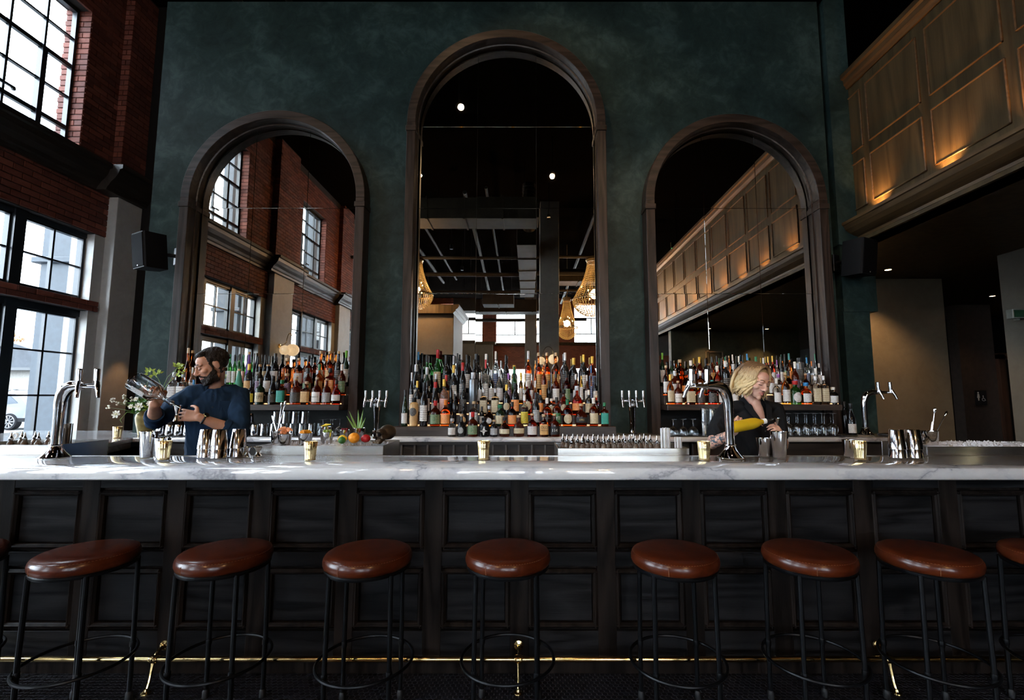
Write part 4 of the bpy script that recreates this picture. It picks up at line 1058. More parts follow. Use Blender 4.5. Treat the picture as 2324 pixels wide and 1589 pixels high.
def bottle(x, y, z, r, h, shape, glass, cap, lab, label, group, text=None, ink=None, lshape=None):
    sq = 6.0 if shape == 'Q' else 2.0
    sy = min(1.0, .0425 / r); sx = .87 if shape == 'Q' else 1
    prof = PROF[shape]
    o = MB().lathe([(p * r, q * h) for p, q in prof], 20, (0, 0, 0), True, sx, sy, sq).build('bottle', GL[glass][0], None, True, 40)
    o.location = (x, y, z); o.rotation_euler = (0, 0, random.uniform(-.12, .12))
    tag(o, label, 'bottle', group)
    cr, cz = CAPTOP[shape]
    cr *= r; big = cap in 'c' and shape in 'QA'
    top = prof[-1][1]
    c0 = cz if cap not in 'c' else top - .01
    MB().lathe([(cr * 1.06, c0 * h), (cr * 1.10, c0 * h + .002), (cr * 1.10, h - .002), (cr * .98, h), (.001, h)], 12, (0, 0, 0), True, 1, sy if cr > .03 else 1).build('cap', CM[cap], o, True, 40)
    if lab:
        f0, f1 = LBZ[shape]; rings = []
        if lshape in ('d', 'r'):
            zc = (f0 + f1) / 2 * h; hh = min((f1 - f0) * h / 2 * 1.15, r * .95)
            n = 4 if lshape == 'd' else 20
            pts = []
            for i in range(n):
                a = 2 * pi * i / n; lx = hh * .95 * cos(a); lz = hh * sin(a)
                pts.append((lx, lz))
            # fan of small quads bent round the glass
            m = MB(); K = 6; rr = []
            for k in range(K + 1):
                ring = []
                for (px, pz) in pts:
                    px2, pz2 = px * k / K, pz * k / K
                    ang = px2 / r; R_ = r * radius_at(prof, (zc + pz2) / h) + .0008
                    ring.append((R_ * sx * sin(ang), -R_ * sy * cos(ang), zc + pz2))
                rr.append(ring)
            m.rings(rr, cap=False); lo = m.build('label', (LMP if text else LM)[lab], o, True, 60)
        else:
            m = MB(); n = 12; span = 1.15
            for q in range(4):
                zz = (f0 + (f1 - f0) * q / 3) * h
                ring = []
                for i in range(n + 1):
                    a = -pi / 2 - span + 2 * span * i / n; ca, sa = cos(a), sin(a)
                    k = (abs(ca) ** sq + abs(sa) ** sq) ** (-1 / sq) if sq != 2 else 1
                    R_ = r * radius_at(prof, zz / h) + .0007
                    ring.append((R_ * sx * ca * k, R_ * sy * sa * k, zz))
                rings.append(ring)
            m.rings(rings, cap=False, closed=False); lo = m.build('label', (LMP if text else LM)[lab], o, True, 60)
        if text:
            f0, f1 = LBZ[shape]
            lines = text.split('/'); lh = (f1 - f0) * h
            for i, s in enumerate(lines):
                size = min(lh * .5 / max(1, len(lines) * .6), (2.2 if sq == 2 else 1.5) * r / max(2.0, len(s) * .62))
                zc = (f0 + f1) / 2 * h + (len(lines) - 1) * size * .5 - i * size * 1.05
                R_ = r * radius_at(prof, zc / h)
                lettering(s, size, ink, lo, (0, -(R_ * sy) * (1.0 if sq == 2 else 1.0) - .0012, zc), wrap=R_ if sq == 2 else None)
    return o
INKW = pm('white_print', (.7, .68, .64), .5); INKK = pm('black_print', (.015, .015, .015), .5); INKG = pm('gold_print', (.62, .42, .15), .35, .6); INKR = pm('dark_red_print', (.25, .03, .03), .5)
INK = {'w': INKW, 'k': INKK, 'y': INKG, 'r': INKR}
def shelf_row(txt, u0, v0, sc, Y, z, rowname, where, group, rmax, xc=0, hw=9):
    items = []
    for tok in txt.split(';'):
        tok = tok.strip()
        if not tok: continue
        p = tok.split(); x, top, w = float(p[0]), float(p[1]), float(p[2])
        shape, glass, cap = p[3], p[4], p[5]; lab = p[6] if len(p) > 6 and p[6] != '-' else None
        ls = p[7] if len(p) > 7 and p[7] != '-' else None
        tx = p[8].replace('_', ' ') if len(p) > 8 else None; ik = p[9] if len(p) > 9 else 'k'
        u = u0 + x / sc; v = v0 + top / sc
        items.append([(u - 1195) / 1060 * Y, z, CAM_H + Y * ratio(v) - z, w / sc / 1060 * Y / 2 * 1.02, shape, glass, cap, lab, ls, tx, ik])
    for q in items: q[0] = max(xc - hw + q[3] + .003, min(xc + hw - q[3] - .003, q[0]))
    items.sort(key=lambda q: q[0])
    for _ in range(4):
        for a, b_ in zip(items, items[1:]):
            d = b_[0] - a[0]
            if d < .036: m_ = (a[0] + b_[0]) / 2; a[0] = max(xc - hw + .02, m_ - .018); b_[0] = min(xc + hw - .02, a[0] + .036)
    for a, b_ in zip(items, items[1:]):
        gap = b_[0] - a[0] - .0025; t_ = a[3] + b_[3]
        if t_ > gap: a[3] *= gap / t_; b_[3] *= gap / t_
    for i, (x, zz, h, r, shape, glass, cap, lab, ls, tx, ik) in enumerate(items):
        nm = '%s %s bottle, %s%s cap, %s from left, %s, %s' % (GL[glass][1], SHN[shape], (LBC[lab][2] + ' label, ') if lab else '', CAPC[cap][1], ORD[i], rowname, where)
        bottle(x, Y + random.uniform(-.003, .003), zz + .0006, r, h, shape, glass, cap, lab, nm, group, tx, INK[ik], ls)
# --- tallest mirror display: rows from the counter up. numbers: x, top, width in a working frame; shape glass cap label label-shape lettering ink
G1 = 'bottles on the stepped middle display'
C0 = '980 1130 115 A cl s w; 1120 1060 135 R dk c s r; 1285 1030 150 S ad r g; 1455 1115 150 A dk k w d HENDRICK\'S k; 1600 1150 108 A dk c s; 1760 1110 160 R am k c; 1970 1080 165 R ad c c; 2170 1055 145 S rd c w; 2340 1065 140 Q am c t - OLD/MEDLEY k; 2500 1060 150 S ad c k - 114 w'
C1 = '270 700 92 B dg k w; 405 815 128 V tan k k r; 555 590 118 W dk k w; 725 860 150 S ad r g; 878 850 140 S am o o; 1010 760 60 T dk k -; 1150 900 105 R dk k t r; 1300 870 135 Q cl c w; 1420 950 70 T dk k w; 1530 940 135 R go s w r; 1690 920 140 A dg g c; 1870 880 132 S rd k o; 2055 770 112 S cl w y; 2225 740 105 W dk k s; 2390 820 138 S ad w k d; 2535 810 128 S ad k g - RYE w; 2695 840 145 S am g c r; 2900 905 185 R ad c k - 1792 y; 3085 820 128 S ad w c; 3245 890 120 Q ad g e'
C2 = '345 440 78 W dk s w; 450 565 125 S dk y w; 600 560 90 W dk k w; 720 580 118 B dk r w; 850 540 130 S pk y q; 955 540 70 T dk k -; 1025 720 120 T cl s s r; 1140 590 105 W dk k k; 1285 440 125 D si s -; 1445 680 122 Q cl s c; 1620 680 122 Q cl s c; 1785 620 112 S dk y c r; 1915 600 122 W dk k o; 2095 570 135 R rd w c r; 2215 560 90 S am w w; 2295 700 98 W dk o o; 2455 830 112 Q am w c; 2640 690 170 R ad k c r; 2840 640 165 R rd s o; 3015 700 128 S dk w c; 3180 785 125 Q rd c c d'
C3 = '425 320 118 B dk s w; 590 360 110 W dg s w; 730 460 115 B dk s w; 880 480 110 S rd r o; 990 330 105 W dk y w; 1125 290 100 W dk r s; 1300 245 112 T dk k b; 1385 440 95 S cl w w; 1470 245 100 S cl r w; 1560 400 105 S cl s w; 1680 400 105 S cl s w; 1815 450 100 S pk p p; 1900 350 70 W gr g -; 2000 440 100 A go y w; 2060 460 70 S go y w; 2165 470 98 S am w w; 2215 260 88 S am c t; 2345 280 105 S am c t; 2420 560 70 W dk k -; 2525 420 105 S ad k w; 2685 420 105 S rd k g; 2825 460 118 S ad s w; 2905 410 70 A go k w; 2990 480 118 S ad s w - 10 k; 3060 330 90 S am b b; 3140 510 122 W dk k w'
C4 = '415 130 130 S dk b k; 520 150 60 W dk k -; 590 170 108 W gr k w; 745 95 108 W gr r c; 875 180 108 W dk k k; 985 190 70 T cl s w; 1045 150 76 B dk k -; 1190 170 104 W dk k w; 1330 160 118 W dk k k; 1475 160 100 S cl w w; 1620 120 92 S cl w b; 1700 260 70 S cl s w; 1775 175 92 W dk k k; 1900 330 90 A cl y w; 2110 115 100 S am s w; 2265 140 100 S am c t; 2390 140 100 S am c t; 2525 140 110 S am c t; 2665 140 112 S dk s k; 2795 220 108 W dk y k; 2945 170 110 S dk y w; 3075 195 120 S ad y b'
for txt, i, nm in ((C0, 0, 'counter row'), (C1, 1, 'lowest step'), (C2, 2, 'second step'), (C3, 3, 'third step'), (C4, 4, 'top step')):
    shelf_row(txt, 880, 780, 6.62, TIER[i][0] - (.004 if i else .008), TIER[i][1], nm, 'middle display', G1, .043, AX + .015, .92 if i > 1 else 1.03)
G2 = 'bottles on the shelf behind the bearded bartender'
L0 = '-815 370 115 Q cl s w; -695 370 115 Q cl s w; -560 470 80 S am b w; 180 480 82 S dk k y; 300 450 112 S dg k c - 白州 k; 460 420 102 B dk k k; 575 470 112 Q am g e; 755 450 130 S ad c k; 890 490 122 Q am c t; 1025 440 115 S ad c w - RUSSELL\'S k; 1150 455 108 S ad c s; 1290 475 116 R rd k w'
L1 = '-660 60 90 R am c -; -580 310 85 S pk w w; 20 330 95 C te c -; 140 265 105 S dk y t; 280 270 95 S dk c p; 385 275 92 W dk c w; 520 420 70 T dk k -; 635 390 135 Q am c p; 770 420 75 S ad c w; 905 320 112 S ad k g; 1050 270 100 S am g t; 1190 320 125 Q rd k o; 1350 270 100 S ad w g'
L2 = '-600 90 90 S am c t; -110 140 58 W gr g w; -50 150 58 W gr k w; 10 140 58 W gr k w; 65 150 58 W gr g q; 135 110 92 C pu c -; 205 130 60 W dk k -; 245 170 80 W dk k s; 345 150 86 W dk k c; 400 160 60 W dk k -; 475 130 106 S dk k w; 630 190 130 Q am c -; 780 190 112 S am c w; 905 160 100 S ad k s; 1060 100 98 S am c w; 1175 100 98 S am c t; 1290 100 96 S dk c k; 1388 95 70 W dg l w'
for txt, dy, dz, nm in ((L0, .05, 0, 'front row'), (L1, .152, .0855, 'second row'), (L2, .262, .1755, 'back row')):
    shelf_row(txt, 540, 780, 5.675, SYF + dy, SZ + dz, nm, 'left shelf', G2, .045, AX - 2.365, .83)
G3 = 'bottles on the shelf behind the blonde bartender'
R0 = '185 375 98 S am y c; 305 450 108 S ad c w - RUSSELL\'S k; 445 450 118 Q am w c; 570 470 98 S ad w k; 710 440 108 S rd t k; 830 440 105 S ad k w; 970 480 95 A cl s w; 1090 460 90 S cl s w; 1480 420 90 S cl w w; 1590 350 94 S go c w; 1705 450 122 A gr r w r; 1830 470 112 A am b w; 1950 390 98 Q cl s c; 2050 390 98 Q cl s c; 2160 525 108 A cl w w'
R1 = '145 265 78 S am c w; 270 330 115 S ad s w; 410 330 125 R am k o; 575 330 110 S am w y; 675 270 105 S ad k k; 780 270 92 S rd w w - 101 r; 880 210 88 T dk s k; 975 250 88 A cl s c; 1060 280 80 S cl r w; 1420 300 80 S cl k w; 1510 370 78 A cl p w; 1630 330 92 S go k o; 1715 220 84 S ad w p; 1835 360 80 S am c w; 1960 300 80 S cl w w'
R2 = '125 115 58 W dg l w; 180 230 50 W dk k -; 235 210 108 W dg k c; 335 195 105 Q am c -; 465 205 98 S dk w s; 570 165 96 S ad y b; 645 185 70 W dk k -; 725 160 70 S ad k t; 780 150 70 S rd k w; 835 180 60 W dk k -; 880 165 58 W dg g -; 925 150 58 T am c -; 970 135 58 S cl w w; 1045 155 70 S cl w b; 1095 140 60 W dk k -; 1145 125 66 S ad b w; 1250 160 80 S dk g w; 1340 175 66 S cl w w; 1395 160 60 S am y r; 1450 150 68 S rd y w; 1500 200 60 S pk q w; 1550 160 66 W dk k w; 1597 130 56 W dk k g; 1650 120 70 S am t o; 1770 175 96 D si k k; 1860 170 60 S cl b b; 1915 215 56 S cl o w; 1965 125 66 S cl g c; 2030 240 78 T cl w w'.replace('q w;', 'p w;')
for txt, dy, dz, nm in ((R0, .05, 0, 'front row'), (R1, .152, .0855, 'second row'), (R2, .262, .1755, 'back row')):
    shelf_row(txt, 1480, 780, 5.28, SYF + dy, SZ + dz, nm, 'right shelf', G3, .045, AX + 2.365, .815)
# lone wine bottle at the right end of the counter
bottle(3.06, 4.45, CZ + .0006, .040, .30, 'B', 'dk', 'k', 'w', 'dark wine bottle with white label standing alone at the counter end', None)
bottle(3.125, 4.63, CZ + .0006, .036, .315, 'W', 'dk', 'k', None, 'unlabelled dark wine bottle behind the lone white-labelled one', None)
# ------------------------------------------------------------------ glassware under the shelves
def thinglass(name, tint=(.975, .985, .985)):
    m, nt, N, L, b = newmat(name)
    N.remove(b)
    lw = N.new('ShaderNodeLayerWeight'); lw.inputs[0].default_value = .2
    nz_ = noise(N, L, texco(N, L), 20)
    mr = N.new('ShaderNodeMapRange'); mr.inputs[1].default_value = .0; mr.inputs[2].default_value = 1; mr.inputs[3].default_value = .10; mr.inputs[4].default_value = .9
    L.new(lw.outputs['Fresnel'], mr.inputs[0])
    tr = N.new('ShaderNodeBsdfTransparent'); tr.inputs[0].default_value = rgb(tint)
    gl = N.new('ShaderNodeBsdfGlossy'); gl.inputs['Roughness'].default_value = .03
    rr = ramp(N, L, nz_.outputs[0], [(.3, (.9, .92, .93)), (.7, (1, 1, 1))]); L.new(rr.outputs[0], gl.inputs[0])
    mx = N.new('ShaderNodeMixShader'); L.new(mr.outputs[0], mx.inputs[0]); L.new(tr.outputs[0], mx.inputs[1]); L.new(gl.outputs[0], mx.inputs[2])
    L.new(mx.outputs[0], nt.nodes['Material Output'].inputs[0])
    return m
CLEAR = thinglass('clear_glassware')
def open_vessel(prof, th=.0015): return prof + [(max(.001, r - th), z + (th if i == len(prof) - 1 and False else 0)) for i, (r, z) in list(enumerate(prof))[::-1]]
def mesh_of(prof, mat, name, seg=20): return MB().lathe(prof, seg, cap=False).mesh(name, mat, True, 40)
# upside-down tumbler: rim on the mat
pint_me = mesh_of([(.0385, 0), (.038, .002), (.032, .104), (.031, .108), (.001, .108), (.001, .100), (.029, .098), (.037, .002)], CLEAR, 'pint_glass')
high_me = mesh_of([(.033, 0), (.032, .002), (.0305, .118), (.029, .122), (.001, .122), (.001, .108), (.028, .106), (.031, .002)], CLEAR, 'highball_glass')
wine_me = mesh_of([(.026, 0), (.035, .03), (.0375, .055), (.034, .082), (.020, .100), (.006, .108), (.0035, .118), (.0035, .188), (.008, .197), (.033, .200), (.033, .2015), (.001, .203)], CLEAR, 'wine_glass')
coup_me = mesh_of([(.040, 0), (.043, .02), (.042, .045), (.030, .065), (.010, .074), (.0035, .080), (.0035, .135), (.008, .142), (.032, .145), (.032, .147), (.001, .148)], CLEAR, 'stemmed_glass')
cup_me = mesh_of([(.039, 0), (.040, .003), (.031, .095), (.030, .098), (.001, .099)], TIN, 'metal_tumbler')
def glass_row(name, me, cat, desc, x0, n, dx, y, z, rowname, group):
    for i in range(n):
        o = link(name, me, None, (x0 + i * dx + random.uniform(-.001, .001), y, z), random.uniform(0, 6))
        tag(o, '%s, %s from left, %s' % (desc, ORD[i], rowname), cat, group)
def mat_(x0, x1, label):
    t = thing('bar_mat', label, 'mat', ((x0 + x1) / 2, 0, CZ))
    w = (x1 - x0) / 2
    MB().box(-w, w, 4.28, 4.575, .0003, .006, .002).build('mat_base', RUBBER, t, False)
    m = MB()
    for i in range(int(w / .012)): m.box(-w + .012 + i * .024, -w + .02 + i * .024, 4.29, 4.565, .006, .008)
    m.build('mat_ribs', RUBBER, t, False)
mat_(-3.42, -1.76, 'black ribbed bar mat under the glasses behind the bearded bartender')
mat_(1.30, 2.93, 'black ribbed bar mat under the glasses behind the blonde bartender')
ZM = CZ + .0085
gl = 'upside-down glasses behind the bearded bartender'
glass_row('metal_tumbler', cup_me, 'cup', 'upside-down steel cup', -2.745, 4, .0845, 4.34, ZM, 'front row behind the bearded bartender', 'steel cups behind the bearded bartender')
glass_row('metal_tumbler', cup_me, 'cup', 'upside-down steel cup', -2.745, 4, .0845, 4.44, ZM, 'back row behind the bearded bartender', 'steel cups behind the bearded bartender')
glass_row('metal_tumbler', cup_me, 'cup', 'upside-down steel cup stacked on others', -2.70, 2, .12, 4.39, ZM + .1, 'behind the bearded bartender', 'steel cups behind the bearded bartender')
glass_row('metal_tumbler', cup_me, 'cup', 'upside-down steel cup', -3.36, 4, .084, 4.34, ZM, 'beside the flower vase', 'steel cups behind the bearded bartender')
glass_row('pint_glass', pint_me, 'glass', 'upside-down pint glass', -2.40, 6, .0865, 4.33, ZM, 'front row, left shelf', gl)
glass_row('pint_glass', pint_me, 'glass', 'upside-down pint glass', -2.36, 6, .0865, 4.42, ZM, 'back row, left shelf', gl)
glass_row('pint_glass', pint_me, 'glass', 'upside-down pint glass stacked on top', -2.32, 4, .088, 4.38, ZM + .1085, 'second layer, left shelf', gl)
glass_row('stemmed_glass', coup_me, 'glass', 'upside-down stemmed glass', -1.87, 2, .09, 4.33, ZM, 'front row beside the left shelf end', gl)
glass_row('stemmed_glass', coup_me, 'glass', 'upside-down stemmed glass', -1.84, 2, .086, 4.43, ZM, 'back row beside the left shelf end', gl)
gr = 'upside-down glasses behind the blonde bartender'
glass_row('stemmed_glass', coup_me, 'glass', 'upside-down stemmed glass', 1.345, 3, .092, 4.33, ZM, 'front row, right shelf', gr)
glass_row('stemmed_glass', coup_me, 'glass', 'upside-down stemmed glass', 1.375, 3, .092, 4.43, ZM, 'back row, right shelf', gr)
for j, (y, nm) in enumerate(((4.32, 'front'), (4.40, 'back'))):
    glass_row('highball_glass', high_me, 'glass', 'upside-down highball glass', 1.63 + .02 * j, 5, .069, y, ZM, nm + ' row, lower layer, right shelf', gr)
    glass_row('highball_glass', high_me, 'glass', 'upside-down highball glass', 1.63 + .02 * j, 5, .069, y, ZM + .1245, nm + ' row, upper layer, right shelf', gr)
    glass_row('wine_glass', wine_me, 'glass', 'upside-down wine glass', 2.16 + .035 * j, 9, .081, y + j * .01, ZM, nm + ' row, right shelf', gr)
# ------------------------------------------------------------------ things on and around the bar
def at(u, v, Y): return Vector(((u - 1195) / 1060 * Y / yfac(v), Y, CAM_H + Y * ratio(v)))
BT = 1.0915
# --- beer towers
def faucet(mb, x, y, z, out):
    """small tap: shank, body and spout; out = outward unit vector in plan"""
    ox, oy = out
    mb.tube([(x, y, z), (x + ox * .05, y + oy * .05, z)], .011, 12)
    mb.tube([(x + ox * .042, y + oy * .042, z + .026), (x + ox * .05, y + oy * .05, z), (x + ox * .066, y + oy * .066, z - .03), (x + ox * .078, y + oy * .078, z - .062)], [.010, .013, .0105, .0085], 12)
def cobra_tower(loc, rz, label):
    t = thing('beer_tower', label, 'beer tap', loc, rz)
    b = MB().lathe([(.070, 0), (.071, .006), (.061, .014), (.043, .034), (.031, .055), (.027, .07)], 32, cap=True)
    b.build('base', CHROME, t)
    MB().torus((0, 0, .072), .0275, .0045, 28, 8).build('collar', CHROME, t)
    path = [(0, 0, .06), (0, 0, .15), (0, 0, .25), (.002, 0, .31), (.012, 0, .355), (.034, 0, .388), (.065, 0, .403), (.10, 0, .405), (.135, 0, .402)]
    MB().tube(path, [.0255, .024, .025, .0275, .031, .032, .029, .024, .018], 20).build('column', CHROME, t)
    MB().tube([(.13, 0, .402), (.215, 0, .402)], .0125, 14).build('manifold', CHROME, t)
    for x, ox in ((.105, .55), (.20, .8)):
        q = math.sqrt(1 - ox * ox)
        f = MB(); faucet(f, x, 0, .400, (ox, -q * .7)); o = f.build('faucet', CHROME, t)
        hx, hy = x + ox * .03, -q * .7 * .03
        MB().tube([(hx, hy, .405), (hx, hy, .428), (hx, hy, .432), (hx - .002, hy, .495), (hx - .002, hy, .499)], [.009, .009, .0135, .0145, .011], 14).build('tap_handle', TIN, o)
    return t
cobra_tower((-2.64, 2.66, BT), R(-4), 'chrome swan-neck beer tower with two taps at the left of the bar')
cobra_tower((1.145, 2.665, BT), R(194), 'chrome swan-neck beer tower with two taps in front of the blonde bartender')
cobra_tower((3.20, 4.46, CZ + .0004), R(-12), 'chrome swan-neck beer tower at the right end of the back counter')
def tee_tower(loc, label):
    t = thing('beer_tower', label, 'beer tap', loc)
    MB().lathe([(.05, 0), (.05, .008), (.034, .02), (.030, .04)], 24).build('base', CHROME, t)
    MB().lathe([(.026, .03), (.028, .12), (.032, .22), (.036, .255), (.037, .27), (.030, .275)], 24).build('column', CHROME, t)
    MB().lathe([(.030, .273), (.036, .278), (.036, .292), (.022, .30)], 20).build('collar', pm('grey_collar', (.35, .38, .42), .4, .5), t)
    MB().tube([(-.105, 0, .325), (.105, 0, .325)], .014, 14).lathe([(.02, .29), (.026, .31), (.026, .335), (.015, .35)], 16).build('manifold', CHROME, t)
    for i in range(4):
        x = -.1 + .0667 * i
        f = MB(); faucet(f, x, 0, .325, (0, -1)); o = f.build('faucet', CHROME, t)
        MB().tube([(x, -.035, .33), (x, -.035, .353), (x, -.035, .357), (x, -.036, .42)], [.008, .008, .0115, .0125], 12).build('tap_handle', pm('silver_handle', (.62, .61, .58), .25, .8), o)
    return t
tee_tower((-1.43, 4.5, CZ + .0004), 'four-tap chrome beer tower between the left and the tallest mirror')
tee_tower((1.01, 4.5, CZ + .0004), 'four-tap chrome beer tower between the tallest and the right mirror')

# --- stainless stations behind the bar top
def station(x0, x1, zt, label, fill=None):
    t = thing('ice_well', label, 'ice well', ((x0 + x1) / 2, 2.795, 0))
    w = (x1 - x0) / 2; d = .36
    MB().box(-w, w, 0, .006, .55, zt, .0015).build('front_panel', STEEL, t, False)
    MB().box(-w, w, d - .006, d, .55, zt, .0015).build('rear_panel', STEEL, t, False)
    for s in (-1, 1): MB().box(min(s * w, s * (w - .006)), max(s * w, s * (w - .006)), .006, d - .006, .55, zt, .0015).build('side_panel', STEEL, t, False)
    MB().box(-w + .006, w - .006, .006, d - .006, zt - .075, zt - .07).build('tray', STEEL, t, False)
    MB().box(-w + .02, w - .02, .02, d - .02, 0, .55).build('leg_box', DARK_WALL, t, False)
    if fill:
        m = MB(); rr = random.Random(3); n = 26; k = 9
        def hz(i, j): return zt - .026 + .018 * sin(i * .5) * sin(j * .7) + rr.uniform(-.006, .006) + .02 * sin(pi * i / n)
        g = [[(-w + .008 + (2 * w - .016) * i / n, .01 + (d - .02) * j / k, hz(i, j)) for i in range(n + 1)] for j in range(k + 1)]
        vs = [p for r_ in g for p in r_]; fs = [(j * (n + 1) + i, j * (n + 1) + i + 1, (j + 1) * (n + 1) + i + 1, (j + 1) * (n + 1) + i) for j in range(k) for i in range(n)]
        m.add(vs, fs)
        for q in range(900):
            x = rr.uniform(-w + .015, w - .015); y = rr.uniform(.02, d - .02); s = rr.uniform(.004, .008)
            zz = zt - .024 + .02 * sin(pi * (x + w) / (2 * w)) + rr.uniform(-.004, .008); octa(m, x, y, zz, s)
        ic = m.build('crushed_ice', pm('crushed_ice', (.72, .76, .82), .25, 0, .1, 60, .3, .5, .2), t, False); ic['kind'] = 'stuff'
    return t
ST = {}
station(-3.35, -2.78, 1.150, 'stainless station with dasher bottles at the far left of the bar')
station(-1.595, -.845, 1.146, 'stainless ice well holding garnish cups, citrus and a skull', True)
station(.185, .958, 1.131, 'stainless station holding the long rows of dasher bottles')
station(2.36, 3.35, 1.140, 'stainless ice well heaped with crushed ice at the right of the bar', True)

# --- dasher bottles
dash_body = MB().lathe([(.017, 0), (.019, .003), (.019, .055), (.016, .066), (.009, .076), (.008, .086)], 14).mesh('dasher_bottle', glassy('dasher_glass', (.30, .22, .16), .6), True, 40)
dash_top = MB().lathe([(.0105, .080), (.0115, .083), (.0115, .094), (.008, .098), (.005, .108), (.0035, .122), (.002, .128)], 12).mesh('dasher_top', CHROME, True, 40)
def dasher(x, y, z, label, group):
    o = link('dasher_bottle', dash_body, None, (x, y, z), random.uniform(0, 6)); tag(o, label, 'bottle', group); link('dasher_top', dash_top, o)
for i in range(9):
    for j in range(3):
        dasher(.235 + i * .0655 + j * .021, 3.06 - j * .075, 1.066 + (.0 if j else .0), 'small chrome-topped dasher bottle, column %s from left, %s row' % (ORD[i], ('back', 'middle', 'front')[j]), 'dasher bottles in the long steel station')
for i in range(4):
    for j in range(2):
        dasher(-3.22 + i * .085 + j * .03, 3.02 - j * .09, 1.085, 'chrome-topped dasher bottle before the window, column %s, %s row' % (ORD[i], ('back', 'front')[j]), 'dasher bottles at the left station')

# --- straws and picks in holders
def straw_holder(x, y, z, w, h, n, label, colr=(.74, .73, .71)):
    t = thing('straw_holder', label, 'straws', (x, y, z))
    MB().lathe([(.002, 0), (w, 0), (w * 1.02, .04), (w * .98, .04), (w * .96, .003), (.002, .003)], 16, cap=False).build('holder', TIN, t)
    sm = pm('pale_straw_%d' % int(colr[0] * 100), colr, .5)
    rr = random.Random(int(x * 1000))
    for i in range(n):
        a = 2 * pi * i / n; rad = w * .82 * math.sqrt(((i * 7) % n + .5) / n)
        MB().cyl((rad * cos(a), rad * sin(a), .004), (rad * cos(a) * 1.05, rad * sin(a) * 1.05, h * rr.uniform(.96, 1.0)), .0032, seg=6).build('straw', sm, t)
straw_holder(.845, 2.88, 1.062, .034, .185, 22, 'tall bundle of pale straws left of the beer tower')
straw_holder(.915, 2.86, 1.062, .028, .13, 16, 'short bundle of pale straws left of the beer tower')
straw_holder(-2.845, 2.88, 1.081, .034, .165, 20, 'tall bundle of grey picks beside the swan-neck tower at left', (.25, .23, .20))
straw_holder(-2.90, 2.98, 1.081, .034, .185, 18, 'bundle of long brown picks behind the grey ones', (.16, .13, .10))

# --- shaker tins
def tin_prof(r0, r1, h): return [(.001, .002), (r0 * .92, 0), (r0, .004), (r1 * .99, h - .003), (r1, h - .001), (r1 - .001, h), (r1 - .0025, h - .003), (r0 - .002, .006), (.001, .006)]
def tin(x, y, r0, r1, h, label, up=True, z=BT, group=None):
    p = tin_prof(r0, r1, h)
    m = MB().lathe(p, 28, cap=False)
    if not up: m.xform(Matrix.Rotation(R(180), 4, 'X')).xform(Matrix.Translation((0, 0, h)))
    o = m.build('shaker_tin', TIN, None, True, 40); o.location = (x, y, z + .0003)
    return tag(o, label, 'shaker tin', group)
tin(-2.155, 2.70, .034, .046, .146, 'tall upright shaker tin in front of the bearded bartender')
tin(-2.067, 2.69, .031, .041, .110, 'short upright shaker tin beside the tall one at the bearded bartender')
def tin_stack(x, y, label, group, dx=0):
    for j in range(2):
        tin(x + dx * j, y, .034, .0445, .11 if j else .11, label + (', lower' if j == 0 else ', upper'), False, BT + .047 * j, group)
tin_stack(-1.83, 2.71, 'upside-down tin of the stack nearest the blue shirt', 'tin stacks by the bearded bartender')
tin_stack(-1.738, 2.68, 'upside-down tin of the middle stack by the blue shirt', 'tin stacks by the bearded bartender')
tin_stack(-1.668, 2.745, 'upside-down tin of the stack next to the jiggers', 'tin stacks by the bearded bartender')
tin(1.365, 2.73, .030, .040, .105, 'short upright shaker tin left of the tall one at the blonde bartender')
tin(1.432, 2.69, .035, .0465, .145, 'tall upright shaker tin under the jigger of the blonde bartender')
tin_stack(2.102, 2.69, 'upside-down tin of the left stack near the ice', 'tin stacks near the ice')
tin_stack(2.195, 2.69, 'upside-down tin of the right stack near the ice', 'tin stacks near the ice')
# --- jiggers
def jigger_mesh(h=.10): return MB().lathe([(.0205, 0), (.0215, .002), (.009, h * .42), (.0085, h * .46), (.010, h * .5), (.0245, h - .002), (.0235, h), (.009, h * .52), (.001, h * .51)], 22, cap=False)
for i, x in enumerate((-1.625, -1.572)):
    if i == 0: o = jigger_mesh(.055).build('jigger', TIN); o.location = (-1.600, 2.72, BT)
    else: o = jigger_mesh(.055).build('jigger', TIN); o.location = (-1.548, 2.735, BT)
    tag(o, ('steel jigger next to the stacked tins', 'steel jigger next to the garnish station')[i], 'jigger')

# --- gold ribbed votive glasses with a burning candle
GOLDG = pm('gold_mercury_glass', (.74, .58, .30), .14, .85, .25, 18)
WAX = pm('candle_wax', (.85, .72, .5), .5, emit=(1, .55, .2), estr=.6); FLAME = pm('flame', (1, .6, .2), .5, emit=(1, .50, .14), estr=14)
def votive(x, y, label, z=BT, s=1.0):
    t = thing('gold_votive', label, 'candle holder', (x, y, z + .0003))
    rs = []
    for r, zz in [(.026, 0), (.028, .003), (.0275, .012), (.030, .05), (.034, .098), (.0325, .100), (.0285, .05), (.026, .014)]:
        rs.append([((r * (1 + .035 * cos(16 * 2 * pi * j / 64))) * cos(2 * pi * j / 64) * s, (r * (1 + .035 * cos(16 * 2 * pi * j / 64))) * sin(2 * pi * j / 64) * s, zz * s) for j in range(64)])
    MB().rings(rs).build('glass_cup', GOLDG, t, True, 60)
    MB().lathe([(.001, .0145), (.0245, .0145), (.0245, .03), (.001, .031)], 16).xform(Matrix.Scale(s, 4)).build('candle', WAX, t)
    MB().lathe([(.0005, .031), (.004, .036), (.0035, .042), (.0003, .052)], 8).xform(Matrix.Scale(s, 4)).build('flame', FLAME, t)
